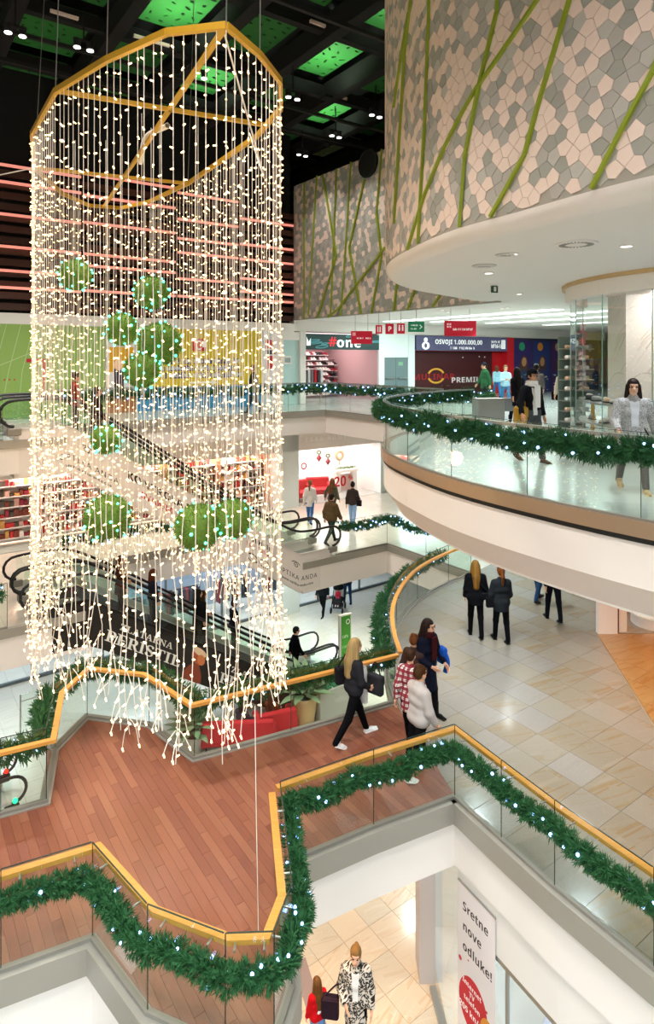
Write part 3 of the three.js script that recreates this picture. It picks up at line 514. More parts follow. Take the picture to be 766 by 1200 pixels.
// ---------------------------------------------------------------- shop fronts on the far wall
const box5 = (o, s0, s1, y0, y1, d, mat, name) => { // an open-fronted room
  const r = struct(name, null); part('back', ub(o, s0, s1, y0, y1, d, d + 0.1), mat, r); part('side', ub(o, s0 - 0.1, s0, y0, y1, 0.02, d), mat, r); part('side', ub(o, s1, s1 + 0.1, y0, y1, 0.02, d), mat, r); part('top', ub(o, s0, s1, y1, y1 + 0.1, 0.02, d), mat, r); part('base', ub(o, s0, s1, y0 - 0.05, y0 + 0.01, 0.02, d), M.topfloor, r); return r;
};
function area1(p, y, w, h, color, I, ty) { const l = new THREE.RectAreaLight(color, I * LK, w, h); l.position.set(p[0], y, -p[1]); l.rotation.set(-Math.PI / 2, 0, 0); if (ty !== undefined) l.rotation.order = 'YXZ', l.rotation.y = TH; l.name = numbered('shop_lamp_light'); l.castShadow = true; scene.add(l); return l; }
function shopLamp(o, s, v, y, w, h, color, I, label) { const m = solo('ceiling_lamp_panel', ub(o, s - w / 2, s + w / 2, y + 0.005, y + 0.03, v - h / 2, v + h / 2), glow(0xffffff, color, 1.6), label, 'ceiling lamp', 'shop ceiling lamp panels'); area1(along(o, s, v), y - 0.01, w, h, color, I, 1); return m; }
// wall pieces of the far wall
const wallF = struct('wall_far', null);
const sx = (px) => sOn(S0, px);
part('pier', ub(S0, sx(326), sx(350), 3.6, 8.3, 0, 0.5), M.coolwhite, wallF); part('pier', ub(S0, sx(446), sx(470), 3.6, 8.3, 0, 0.5), M.coolwhite, wallF);
part('header', ub(S0, -16, sx(470), 7.05, 8.3, 0, 0.4), M.white, wallF);
part('header', ub(S0, sx(470), 20, 7.3, 8.3, 0, 0.4), M.coolwhite, wallF);
part('panel', ub(S0, -16, 20, 0, YM - 1, 3.5, 3.8), M.coolwhite, wallF);

// upper level: green hoarding, yellow hoarding, pale door bay, shoe shop, grey door, red shop, poster shop
const hoard = (name, px0, px1, y0, y1, tex, label) => { const g = ub(S0, sx(px0), sx(px1), y0, y1, -0.08, 0.1); const h = new THREE.PlaneGeometry(sx(px1) - sx(px0), y1 - y0); h.rotateY(TH); const c = along(S0, (sx(px0) + sx(px1)) / 2, -0.086); h.translate(c[0], (y0 + y1) / 2, -c[1]); const r = thing(name, label, 'hoarding'); part('board', g, M.coolwhite, r); part('print', h, print(tex), r); return r; };
part('lining', ub(S0, -16, 26, YT, 12.28, 5.2, 5.4), M.coolwhite, wallF);
hoard('hoarding', -60, 122, YT + 0.02, 12.25, textTex(1024, 512, (g, w, h) => {
  g.fillStyle = '#8fae5a'; g.fillRect(0, 0, w, h); g.strokeStyle = '#b3c78c'; g.lineWidth = 5; for (let i = 0; i < 14; i++) { g.beginPath(); const x = rr(-100, 1000); g.moveTo(x + 120, 0); g.lineTo(x + 40, 260); g.lineTo(x + rr(-60, 60), 512); g.stroke(); } g.beginPath(); g.moveTo(0, 330); g.lineTo(700, 90); g.stroke();
  g.fillStyle = '#c21a30'; g.fillRect(475, 190, 130, 20); g.fillRect(475, 385, 130, 20); g.fillRect(585, 190, 20, 215); for (const x of [330, 362, 394]) g.fillRect(x, 300, 9, 9);
}), 'green hoarding with pale lines and a red bracket on the upper gallery');
hoard('hoarding', 124, 158, YT + 0.02, 12.25, textTex(256, 512, (g) => { g.fillStyle = '#d8d4d2'; g.fillRect(0, 0, 256, 512); g.fillStyle = '#dda418'; g.fillRect(20, 120, 216, 150); g.fillStyle = '#2c2a44'; g.fillRect(60, 250, 90, 150); g.fillStyle = '#f0c39c'; g.beginPath(); g.arc(105, 225, 36, 0, 6.3); g.fill(); g.fillStyle = '#b07040'; g.fillRect(0, 400, 256, 112); }), 'narrow orange and white poster panel beside the yellow hoarding');
hoard('hoarding', 159, 306, YT + 0.02, 12.25, textTex(1024, 512, (g, w, h) => {
  g.fillStyle = '#d8bd12'; g.fillRect(0, 0, w, h); g.fillStyle = '#2f93c9'; g.fillRect(0, 370, w, 142); g.fillStyle = '#cf1c22'; g.fillRect(425, 60, 110, 80); txt(g, 'C', 445, 104, 'bold 84px sans-serif', '#fff'); g.fillStyle = '#fff'; g.fillRect(505, 76, 26, 40);
  for (const y of [205, 250, 295]) { scribble(g, 190 - 4, y, 640, 40, '#3b3f66', 12); scribble(g, 190, y, 640, 26, '#dfe2ee', 5); }
  g.fillStyle = '#f4f2e4'; g.fillRect(400, 338, 180, 12); g.beginPath(); g.moveTo(580, 322); g.lineTo(630, 344); g.lineTo(580, 366); g.fill();
}), 'yellow and blue hoarding with outlined lettering on the upper gallery');
hoard('hoarding', 307, 326, YT + 0.02, 12.25, textTex(128, 512, (g) => { g.fillStyle = '#e0dfe6'; g.fillRect(0, 0, 128, 512); g.fillStyle = '#c8203a'; g.fillRect(20, 60, 60, 60); g.fillRect(20, 170, 60, 90); g.fillStyle = '#3c3850'; g.fillRect(20, 130, 90, 30); }), 'narrow white panel with red squares beside the yellow hoarding');
const bay = struct('door_1', null); part('frame', join([ub(S0, sx(327), sx(331), YT, 12.25, -0.08, 0.1), ub(S0, sx(350), sx(356.5), YT, 12.28, -0.12, 0.1), ub(S0, sx(331), sx(350), 11.9, 12.25, -0.08, 0.1)]), M.white, bay); part('pane', ub(S0, sx(331), sx(350), YT, 11.9, 0.02, 0.05), std(0xbfd9d6, 0.15), bay); part('notice', ub(S0, sx(332), sx(341), 10.85, 11.2, -0.02, 0.02), M.white, bay); part('notice_print', ub(S0, sx(333), sx(340), 10.92, 11.13, -0.026, -0.02), std(0x9aa3a0, 0.6), bay);
// shoe shop
const shoe0 = sx(357), shoe1 = sx(442);
box5(S0, shoe0, shoe1, YT, 12.28, 4.6, std(0xc9a3a6, 0.8), 'wall_shoe_shop');
{ const g = thing('shop_sign', 'dark green shop sign with red hash and white lettering', 'sign'); part('board', ub(S0, shoe0, shoe1, 11.5, 12.2, -0.12, 0.02), std(0x12302e, 0.4), g);
  const t = textTex(1024, 224, (c, w, h) => { c.fillStyle = '#153331'; c.fillRect(0, 0, w, h); c.strokeStyle = '#3f7f86'; c.lineWidth = 14; for (let i = 0; i < 9; i++) { c.beginPath(); c.ellipse(rr(0, w), rr(0, h), rr(40, 110), rr(8, 22), rr(-0.3, 0.1), 0, 6.3); c.stroke(); } txt(c, '#', 290, 112, 'bold 190px sans-serif', '#e01b28'); txt(c, 'one', 400, 118, 'bold 200px sans-serif', '#ffffff'); c.fillStyle = '#fff'; c.beginPath(); c.moveTo(-20, 112); c.lineTo(0, 40); c.lineTo(30, 120); c.lineTo(60, 60); c.lineTo(55, 170); c.lineTo(0, 170); c.fill(); });
  const h = new THREE.PlaneGeometry(shoe1 - shoe0, 0.7).rotateY(TH); const c = along(S0, (shoe0 + shoe1) / 2, -0.126); part('lettering', h.translate(c[0], 11.85, -c[1]), new THREE.MeshStandardMaterial({ map: t, emissiveMap: t, emissive: 0xffffff, emissiveIntensity: 0.5, roughness: 0.5 }), g); }
shopLamp(S0, (shoe0 + shoe1) / 2, 2, 12.25, 3, 2.2, 0xfff0ec, 9, 'white ceiling lamp panel inside the shoe shop');
function rack(o, s0, s1, y0, rows, dy, v, n, cols, label, size = 0.26) { // shelf wall with rows of shoes
  const g = thing('shoe_rack', label, 'shelf'); part('back_panel', ub(o, s0, s1, y0, y0 + rows * dy, v, v + 0.05), std(0x7d5f62, 0.8), g); const lists = cols.map(() => []);
  for (let r = 0; r < rows; r++) { part('shelf', ub(o, s0, s1, y0 + r * dy, y0 + r * dy + 0.025, v - 0.3, v), std(0xe6d8d6, 0.5), g); for (let k = 0; k < n; k++) { const s = lerp(s0, s1, (k + 0.5) / n), m = Math.floor(rnd() * cols.length), w = (s1 - s0) / n * 0.36, yb = y0 + r * dy + 0.025; lists[m].push(ub(o, s - w, s + w, yb, yb + 0.08, v - 0.28, v - 0.02), ub(o, s - w, s + w * 0.2, yb + 0.08, yb + 0.14, v - 0.24, v - 0.06)); } }
  lists.forEach((l, i) => { if (l.length) stuff(part('shoes', join(l), std(cols[i], 0.6), g)); }); return g;
}
rack(S0, shoe0 + 0.15, shoe1 - 0.95, YT + 0.15, 9, 0.25, 3.0, 17, [0xf1e6e6, 0xe9d2d4, 0x8a2430, 0x2b2428, 0xf6efe8], 'shelf wall with rows of pale shoes in the shoe shop');
rack(S0, shoe1 - 0.7, shoe1 - 0.1, YT + 0.15, 6, 0.3, 3.4, 3, [0x2b2428, 0xf1e6e6, 0xb23040], 'narrow shelf with dark shoes in the shoe shop');
{ const c = thing('clothes_rail', 'rail of grey and red clothes at the shoe shop front', 'clothes rail'); const p = along(S0, shoe0 + 0.2, 1.2), q = along(S0, shoe0 + 1.7, 1.2); part('rail', rod(W(p, YT + 1.5), W(q, YT + 1.5), 0.02), M.steel, c); for (const e of [p, q]) part('post', rod(W(e, YT), W(e, YT + 1.5), 0.02), M.steel, c); for (let k = 0; k < 8; k++) { const s = shoe0 + 0.3 + k * 0.18; part('garment', ub(S0, s, s + 0.12, YT + 0.6, YT + 1.46, 1.0, 1.4), std([0x77747a, 0xc02028, 0x3c3a40, 0xd8d4d4][k % 4], 0.9), c); } }
// grey fire door
{ const d = struct('door_2', null); part('surround', join([ub(S0, sx(443), sx(449.5), YT, 12.28, -0.05, 0.2), ub(S0, sx(477.5), sx(485), YT, 12.28, -0.05, 0.2), ub(S0, sx(449), sx(478), 11.15, 12.28, -0.02, 0.2)]), M.coolwhite, d);
  const a = sx(449.5), b = sx(477.5), m = (a + b) / 2; for (const [p, q] of [[a, m - 0.01], [m + 0.01, b]]) { const l = part('leaf', ub(S0, p, q, YT, 11.13, 0.0, 0.06), std(0x6b7f82, 0.5), d); part('push_bar', ub(S0, p + 0.1, q - 0.1, YT + 1.0, YT + 1.06, -0.08, -0.02), M.steel, l); } part('notice', ub(S0, m + 0.15, m + 0.45, YT + 1.65, YT + 1.82, -0.012, 0), std(0x7fb08c, 0.5), d); }
// red shop
{ const a = sx(486), b = sx(599), r = struct('wall_red_shop', null); part('floor', ub(S0, a, b, YT, YT + 0.02, 0.02, 3), M.topfloor, r);
  const t = textTex(1024, 512, (g, w, h) => { g.fillStyle = '#4a0a10'; g.fillRect(0, 0, w, h); g.strokeStyle = '#3a070c'; g.lineWidth = 3; for (let i = 0; i < 60; i++) for (let j = 0; j < 30; j++) { g.strokeRect(i * 18 + (j % 2) * 9, j * 18, 16, 16); } g.fillStyle = '#c0101c'; g.fillRect(845, 0, 179, 512); txt(g, 'MULINAR', 10, 290, 'bold 92px sans-serif', '#a0141c'); g.strokeStyle = '#e0a832'; g.lineWidth = 20; g.beginPath(); g.arc(245, 280, 78, 0.4, 2.8); g.stroke(); g.beginPath(); g.arc(245, 280, 78, 3.5, 5.9); g.stroke(); txt(g, 'PREMIUM', 395, 335, 'bold 86px sans-serif', '#e9e4e4'); g.fillStyle = '#fff'; for (const [x, y] of [[520, 70], [700, 60], [760, 66]]) { g.beginPath(); g.arc(x, y, 7, 0, 6.3); g.fill(); } });
  const pl = new THREE.PlaneGeometry(b - a, 2.35).rotateY(TH), c = along(S0, (a + b) / 2, 0.3); const board = thing('shop_backdrop', 'dark red shop backdrop with golden emblem and white lettering', 'backdrop'); part('print', pl.translate(c[0], YT + 1.2, -c[1]), print(t, 0.5), board); part('board', ub(S0, a, b, YT + 0.02, YT + 2.4, 0.31, 0.36), M.red, board);
  const sg = thing('shop_sign', 'long grey-violet shop sign with white prize lettering', 'sign'); part('board', ub(S0, a, b - 0.5, 11.5, 12.26, -0.1, 0.1), std(0x4a4a66, 0.4), sg);
  const t2 = textTex(1024, 128, (g, w, h) => { g.fillStyle = '#4d4d6b'; g.fillRect(0, 0, w, h); g.fillStyle = '#fff'; g.beginPath(); g.arc(95, 36, 20, 0, 6.3); g.fill(); g.beginPath(); g.ellipse(95, 86, 40, 34, 0, 0, 6.3); g.fill(); g.fillStyle = '#4d4d6b'; g.beginPath(); g.ellipse(95, 86, 14, 20, 0, 0, 6.3); g.fill(); txt(g, 'OSVOJI 1.000.000,00', 190, 50, 'bold 56px sans-serif', '#fff'); scribble(g, 360, 102, 260, 24, '#fff', 5); scribble(g, 830, 40, 100, 24, '#fff', 5); scribble(g, 830, 80, 110, 40, '#fff', 8); g.fillRect(950, 22, 50, 84); });
  const h2 = new THREE.PlaneGeometry(b - 0.5 - a, 0.76).rotateY(TH), c2 = along(S0, (a + b - 0.5) / 2, -0.106); part('lettering', h2.translate(c2[0], 11.88, -c2[1]), new THREE.MeshStandardMaterial({ map: t2, emissiveMap: t2, emissive: 0xffffff, emissiveIntensity: 0.35, roughness: 0.5 }), sg);
  part('pier', ub(S0, b - 0.5, b + 0.1, YT, 12.28, -0.1, 0.3), M.red, r); }
// poster shop
{ const a = sx(601), b = sx(700), n = 5; for (let k = 0; k < n; k++) { const p = lerp(a, b, k / n), q = lerp(a, b, (k + 1) / n), t = textTex(192, 384, (g, w, h) => { g.fillStyle = ['#3a2b6b', '#2c3a7a', '#4a2a66', '#5a2040', '#2c2a5e'][k]; g.fillRect(0, 0, w, h); g.fillStyle = ['#2d9c68', '#e08a2a', '#c9a37a', '#a0303c', '#7a8ad0'][k]; g.beginPath(); g.arc(80, 44, 32, 0, 6.3); g.fill(); g.fillStyle = '#5a3a2c'; g.beginPath(); g.ellipse(100, 190, 46, 80, 0.15, 0, 6.3); g.fill(); g.fillStyle = '#c8906a'; g.beginPath(); g.ellipse(104, 160, 25, 34, 0.1, 0, 6.3); g.fill(); g.fillStyle = '#33406a'; g.beginPath(); g.ellipse(100, 300, 62, 84, 0, 0, 6.3); g.fill(); for (let i = 0; i < 16; i++) { g.fillStyle = ['#b9b4d8', '#d83050', '#6ab0d8', '#e0c0a0'][i % 4]; g.fillRect(rr(0, 160), rr(250, 375), rr(10, 40), 7); } });
  const h = new THREE.PlaneGeometry(q - p - 0.12, 2.95).rotateY(TH), c = along(S0, (p + q) / 2, -0.06), pp = thing('poster_panel', ['violet poster panel with a green disc', 'blue poster panel with an orange disc', 'violet poster panel with a tan disc', 'wine-coloured poster panel with a red disc', 'dark blue poster panel with a pale disc'][k] + ' on the shop front beyond the red shop', 'poster'); part('print', h.translate(c[0], YT + 1.55, -c[1]), print(t, 0.4), pp); part('frame', ub(S0, p, q, YT, 12.28, -0.05, 0.1), std(0x35304a, 0.4), pp); if (k === 2) part('red_post', ub(S0, q - 0.15, q + 0.15, YT + 1.2, 12.28, -0.15, -0.06), M.red, pp); } }

// middle level: homeware window with red sofas, bright gift shop shelves
const w0 = sx(350), w1 = sx(446), wb = YM + 0.12;
box5(S0, w0, w1, YM, 7.05, 3.2, std(0xf4eae6, 0.8), 'wall_homeware_shop');
shopLamp(S0, (w0 + w1) / 2, 1.5, 7.02, 3.6, 2.4, 0xfff0ee, 13, 'white ceiling lamp panel inside the homeware shop');
struct('window_1', ub(S0, w0, w1, YM + 0.02, 7.05, 0.0, 0.012), M.shopglass);
function sofa(o, s, v, y, w, mat, label, turn = 0) { const p = along(o, s, v), g = thing('sofa', label, 'sofa', [p[0], y, -p[1]], TH + turn); part('seat', rbx(w, 0.25, 0.75, 0.05, 0, 0.3, 0), mat, g); part('backrest', rbx(w, 0.55, 0.2, 0.06, 0, 0.6, -0.32), mat, g); for (const x of [-1, 1]) part('armrest', rbx(0.18, 0.5, 0.75, 0.05, x * (w / 2 - 0.04), 0.4, 0), mat, g); for (const x of [-1, 1]) for (const z of [-1, 1]) part('leg', bx(0.05, 0.18, 0.05, x * (w / 2 - 0.1), 0.09, z * 0.3), M.dark, g); return g; }
const redf = std(0xc8202a, 0.8);
sofa(S0, w0 + 0.75, 0.9, YM + 0.02, 0.9, redf, 'red armchair at the left end of the homeware window'); sofa(S0, w0 + 1.75, 1.0, YM + 0.02, 1.1, redf, 'red sofa in the middle of the homeware window', -0.4); sofa(S0, w0 + 1.3, 1.9, YM + 0.02, 1.4, std(0xf0dcd8, 0.8), 'white sofa at the back of the homeware window');
{ const p = along(S0, w0 + 3.6, 1.4), g = thing('fireplace', 'white mantelpiece with greenery in the homeware window', 'fireplace', [p[0], YM + 0.02, -p[1]], TH); for (const x of [-0.5, 0.5]) part('jamb', bx(0.22, 0.95, 0.3, x, 0.475, 0), M.white, g); part('mantel', bx(1.4, 0.1, 0.4, 0, 1.0, 0), M.white, g); part('hearth', bx(0.8, 0.8, 0.05, 0, 0.4, -0.1), std(0xd9b7b0, 0.8), g); stuff(part('greenery', (() => { const l = []; for (let i = 0; i < 60; i++) l.push(new THREE.TetrahedronGeometry(rr(0.03, 0.07)).translate(rr(-0.6, 0.6), 1.09 + rr(0, 0.05), rr(-0.1, 0.1))); return join(l); })(), std(0x4b6b3a, 0.9), g)); }
{ const c = along(S0, w0 + 2.5, -0.02), t = textTex(256, 128, (g) => { g.clearRect(0, 0, 256, 128); txt(g, '20', 6, 64, 'bold 128px sans-serif', '#d01422'); txt(g, '%', 168, 44, 'bold 64px sans-serif', '#d01422'); }); const h = new THREE.PlaneGeometry(1.3, 0.65).rotateY(TH).translate(c[0], YM + 0.85, -c[1]); solo('window_sticker', h, new THREE.MeshStandardMaterial({ map: t, alphaTest: 0.5, transparent: true, side: THREE.DoubleSide }), 'red number twenty sticker on the homeware window', 'sticker');
  const t2 = textTex(128, 128, (g) => { g.strokeStyle = '#d01422'; g.lineWidth = 20; g.beginPath(); g.arc(64, 64, 44, 0, 6.3); g.stroke(); }); const c2 = along(S0, w0 + 0.25, -0.02); solo('window_sticker', new THREE.PlaneGeometry(0.36, 0.36).rotateY(TH).translate(c2[0], YM + 1.75, -c2[1]), new THREE.MeshStandardMaterial({ map: t2, alphaTest: 0.5, transparent: true, side: THREE.DoubleSide }), 'small red ring sticker on the homeware window', 'sticker'); }
for (const [s, y, c, l] of [[1.35, 1.95, 0xb8242c, 'red diamond ornament hanging high in the homeware window'], [1.85, 1.75, 0xa02030, 'dark red diamond ornament hanging low in the homeware window']]) { const p = along(S0, w0 + s, 0.4), g = thing('ornament', l, 'ornament', [p[0], YM + y, -p[1]]); part('drop', new THREE.OctahedronGeometry(0.16).scale(0.8, 1.1, 0.8), std(c, 0.4), g); part('thread', rod(V3(0, 0.15, 0), V3(0, 7.03 - YM - y, 0), 0.006, 4), M.white, g); part('bow', new THREE.TorusGeometry(0.08, 0.03, 6, 12).translate(0, 0.26, 0), std(0x6c7a3c, 0.7), g); }
{ const p = along(S0, w0 + 3.4, 1.6), g = thing('wreath', 'dry wreath hanging above the white mantelpiece', 'wreath', [p[0], YM + 1.75, -p[1]], TH); part('ring', new THREE.TorusGeometry(0.2, 0.07, 7, 16), std(0xb09a78, 0.9), g); part('ribbon', bx(0.05, 0.3, 0.02, 0, -0.32, 0), std(0xc8b490, 0.8), g); }
{ const t = textTex(512, 64, (g) => { g.clearRect(0, 0, 512, 64); txt(g, 'ZARA HOME', 10, 34, 'bold 60px sans-serif', '#fbf8f5', 14); }); for (const [px, Y, wd, l] of [[384, 7.5, 2.6, 'white lettering above the homeware window']]) { const c = along(S0, sx(px), -0.03); solo('shop_lettering', new THREE.PlaneGeometry(wd, wd / 8).rotateY(TH).translate(c[0], Y, -c[1]), new THREE.MeshStandardMaterial({ map: t, alphaTest: 0.4, transparent: true, side: THREE.DoubleSide }), l, 'lettering'); } }
// bright glazed shop whose light lies on the beige floor
box5(S0, sx(470), 20, YM, 7.3, 4, std(0xdff2f2, 0.8), 'wall_bright_shop');
for (const s of [sx(470) + 1.8, sx(470) + 5.4, sx(470) + 9]) { shopLamp(S0, s, 1.8, 7.26, 3, 2.6, 0xdcfbff, 34, 'cool white ceiling lamp panel inside the bright glazed shop'); const w = struct('window_6', null); part('pane', ub(S0, s - 1.7, s + 1.7, YM + 0.05, 7.3, 0.1, 0.112), M.shopglass, w); part('frame', ub(S0, s + 1.7, s + 1.76, YM, 7.3, 0.06, 0.16), M.steel, w); }
// gift shop: deep bright room full of small goods
const g0 = -15, g1 = sx(326);
box5(S0, g0, g1, YM, 7.05, 3.0, std(0xf6e2d4, 0.8), 'wall_gift_shop');
for (const s of [g0 + 2, g0 + 5.3, g0 + 8.6, g0 + 11.9]) shopLamp(S0, s, 1.4, 7.02, 2.6, 2, 0xffe6d4, 30, 'warm white ceiling lamp panel inside the gift shop');
for (let b = 0; b < 6; b++) { const s = g0 + 0.1 + b * 2.3, e = Math.min(s + 2.15, g1 - 0.1), g = thing('display_shelf', 'tall white display shelf crowded with small red, white and gold goods', 'shelf', [0, 0, 0], 0, 'gift shop shelves'); part('back_panel', ub(S0, s, e, YM + 0.05, 6.95, 1.2, 1.25), std(0xf4e4da, 0.8), g);
  for (const u of [s, e - 0.04]) part('upright', ub(S0, u, u + 0.04, YM, 6.95, 0.7, 1.2), std(0xb07c5c, 0.6), g); const cols = [0xd8302e, 0xf6ece2, 0xd9a35a, 0x8a4030, 0xe8b8a8, 0x5a5048, 0x9a2a3a], lists = cols.map(() => []);
  for (let r = 0; r < 6; r++) { const y = YM + 0.25 + r * 0.36; part('shelf', ub(S0, s, e, y, y + 0.025, 0.75, 1.2), M.white, g); for (let k = 0; k < 13; k++) { if (rnd() < 0.12) continue; const w = rr(0.05, 0.09), q = s + 0.1 + (e - s - 0.2) * (k + 0.5) / 13, h = rr(0.08, 0.27), m = Math.floor(rnd() * 7); lists[m].push(ub(S0, q - w, q + w, y + 0.025, y + 0.025 + h, 0.82 + rr(0, 0.1), 1.05)); } }
  lists.forEach((l, i) => { if (l.length) stuff(part('goods', join(l), std(cols[i], 0.6), g)); }); }
// ground level: glazed shop fronts under the gallery
for (let k = 0; k < 9; k++) { const s = -15.5 + k * 2.4, g = struct('window_2', null); part('pane', ub(S0, s + 0.06, s + 2.34, 0.1, 3.3, 0.4, 0.412), M.shopglass, g); part('frame', join([ub(S0, s, s + 0.06, 0, 3.4, 0.36, 0.46), ub(S0, s, s + 2.4, 3.3, 3.6, 0.36, 0.46), ub(S0, s, s + 2.4, 0, 0.1, 0.36, 0.46)]), std(0x6a7478, 0.4, 0.4), g); }
part('pier', ub(S0, sx(330), sx(350), 0, 3.7, -0.05, 0.45), M.coolwhite, wallF);
part('panel', ub(S0, -16, 9, 0, 3.62, 3.0, 3.1), std(0x9fb2c8, 0.7), wallF); part('panel', ub(S0, 8.5, 20, 0, 3.62, 0.0, 0.3), std(0xb9c2d8, 0.7), wallF);
for (const s of [-12, -7, -2, 3]) shopLamp(S0, s, 1.8, 3.55, 3, 1.6, 0xe8f2ff, 16, 'cool white ceiling lamp panel behind the ground floor glazing');
// clothes rails behind the ground floor glazing
for (let k = 0; k < 5; k++) { const s = -10 + k * 2.3, g = thing('clothes_rail', 'rail of dark and blue clothes behind the ground floor glazing', 'clothes rail', [0, 0, 0], 0, 'ground floor clothes rails'); part('rail', (() => { const a = along(S0, s, 1.8), b = along(S0, s + 1.6, 1.8); return rod(W(a, 1.5), W(b, 1.5), 0.025); })(), M.steel, g); for (const e of [s, s + 1.6]) { const a = along(S0, e, 1.8); part('post', rod(W(a, 0), W(a, 1.5), 0.025), M.steel, g); } for (let j = 0; j < 9; j++) part('garment', ub(S0, s + 0.1 + j * 0.16, s + 0.2 + j * 0.16, 0.5, 1.45, 1.6, 2.0), std([0x24364e, 0x1c1c20, 0x5a7aa0, 0xb8bcc4, 0x903040][Math.floor(rnd() * 5)], 0.9), g); }
// ---------------------------------------------------------------- upper right: round glazed shop with marble column
const shopC = [9.1, 13.9], shopR = 3.5;
const arcPts = (c, r, a0, a1, n) => Array.from({ length: n + 1 }, (_, i) => { const a = lerp(a0, a1, i / n); return [c[0] + r * Math.cos(a), c[1] + r * Math.sin(a)]; });
const ring = arcPts(shopC, shopR, 2.35, 4.75, 14);
const ringHead = struct('ceiling_shop_ring', null); part('bulkhead', strip(ring, -0.12, 0.12, 12.42, YC), M.white, ringHead); part('rim', strip(ring, -0.2, 0.2, 12.72, YC - 0.001), std(0xc9a878, 0.5), ringHead);
{ const g = struct('window_3', null); for (let i = 0; i < ring.length - 1; i += 2) { const a = ring[i], b = ring[Math.min(i + 2, ring.length - 1)]; part('pane', strip([a, ring[i + 1], b], -0.006, 0.006, YT + 0.1, 12.42), M.shopglass, g); part('joint', rod(W(a, YT + 0.1), W(a, 12.42), 0.012, 5), std(0x8fb0a6, 0.2), g); } part('plinth', strip(ring, -0.1, 0.1, YT, YT + 0.12), M.steel, g); }
M.marble = new THREE.MeshPhysicalMaterial({ roughness: 0.3, clearcoat: 0.3, map: canvasTex(256, 512, (g, w, h) => { g.fillStyle = '#d9d2cb'; g.fillRect(0, 0, w, h); for (let i = 0; i < 26; i++) { g.globalAlpha = rr(0.2, 0.7); g.strokeStyle = rnd() < 0.6 ? '#9a918a' : '#b8a998'; g.lineWidth = rr(1, 5); g.beginPath(); const x = rr(-60, 200), y = rr(0, 512); g.moveTo(x, y); g.bezierCurveTo(x + 50, y - 30, x + 90, y - 50, x + 190, y - rr(20, 130)); g.stroke(); } }, false) });
{ const c = thing('column', 'square veined marble column inside the round glazed shop', 'column', [7.72, YT, -16], 0.12); part('shaft', bx(0.82, YC - YT - 0.2, 0.8, 0, (YC - YT) / 2 + 0.02, 0), M.marble, c); part('plinth', bx(0.92, 0.12, 0.9, 0, 0.06, 0), M.steel, c); part('collar', bx(0.88, 0.1, 0.86, 0, YC - YT - 0.06, 0), M.white, c); }
struct('wall_shop_interior', strip(arcPts([11.2, 17], 3.1, 0.6, 2.9, 10), -0.1, 0.1, YT, YC), std(0x4d5b46, 0.7));
function shoePair(p, y, c, turn, label, grp) { const g = thing('shoe', label, 'shoe', [p[0], y, -p[1]], turn, grp); part('upper', rbx(0.11, 0.1, 0.2, 0.04, 0, 0.07, -0.04), c, g); part('toe', new THREE.SphereGeometry(0.06, 10, 8).scale(0.95, 0.75, 1.4).translate(0, 0.05, 0.09), c, g); part('sole', rbx(0.12, 0.025, 0.3, 0.01, 0, 0.0125, 0), M.rubber, g); }
{ // curved counter along the glass with shoes on it
  const g = thing('display_counter', 'curved glass display counter inside the round glazed shop', 'counter'), inner = arcPts(shopC, shopR - 0.45, 2.6, 4.4, 10); for (const y of [0.55, 1.0]) part('shelf', strip(inner, -0.26, 0.26, YT + y, YT + y + 0.04), M.steel, g); for (let i = 0; i <= 10; i += 2) part('post', rod(W(inner[i], YT), W(inner[i], YT + 1.0), 0.025), M.gold, g); part('plinth', strip(inner, -0.2, 0.2, YT, YT + 0.1), M.white, g);
  const sc = [std(0xd9d4cc, 0.5), std(0x3a3f4a, 0.5), std(0xa0a4a6, 0.5), std(0xe6c9b0, 0.5)]; const it = arcPts(shopC, shopR - 0.45, 2.75, 4.1, 9); it.forEach((p, i) => { shoePair(p, YT + 1.04, sc[i % 4], i, 'shoe standing on the top shelf of the curved counter', 'shoes on the counter top'); if (i % 2) shoePair(p, YT + 0.59, sc[(i + 1) % 4], i + 2, 'shoe standing on the lower shelf of the curved counter', 'shoes on the counter shelf'); }); }
{ // shelf towers seen through the glass
  for (const [x, d, label, n] of [[6.95, 17.6, 'slim shelf tower of pale shoes behind the curved glass', 8], [9.1, 16.6, 'dark shelf with pale shoes behind the marble column', 6]]) { const g = thing('shoe_tower', label, 'shelf', [x, YT, -d], 0.3); part('back', bx(0.9, 2.6, 0.04, 0, 1.3, -0.2), std(x > 8 ? 0x4a3c38 : 0x6f8078, 0.7), g); for (let r = 0; r < n; r++) { const y = 0.25 + r * 2.3 / n; part('shelf', bx(0.9, 0.025, 0.36, 0, y, 0), M.steel, g); for (const xx of [-0.25, 0.2]) { const m = part('shoe', rbx(0.3, 0.1, 0.14, 0.04, xx, y + 0.06, 0.05), [M.white, std(0xd9b69a, 0.6), std(0xb8c0c0, 0.5)][(r + (xx > 0 ? 1 : 0)) % 3], g); } } } }
const warmShop = (p, y, I, c, w = 1.2, h = 1.2) => { const m = solo('ceiling_lamp_panel', bx(w, 0.03, h, p[0], y + 0.02, -p[1]), glow(0xffffff, c, 1.4), 'square ceiling lamp panel in the round glazed shop', 'ceiling lamp', 'round shop lamp panels'); const l = new THREE.RectAreaLight(c, I * LK, w, h); l.position.set(p[0], y - 0.01, -p[1]); l.rotation.x = -Math.PI / 2; l.castShadow = true; l.name = numbered('shop_lamp_light'); scene.add(l); return m; };
warmShop([8.6, 15], YC - 0.06, 34, 0xfff6f0); warmShop([9.6, 12.6], YC - 0.06, 34, 0xfff6f0); warmShop([7.0, 14.2], YC - 0.06, 24, 0xfff6f0, 0.8, 0.8);

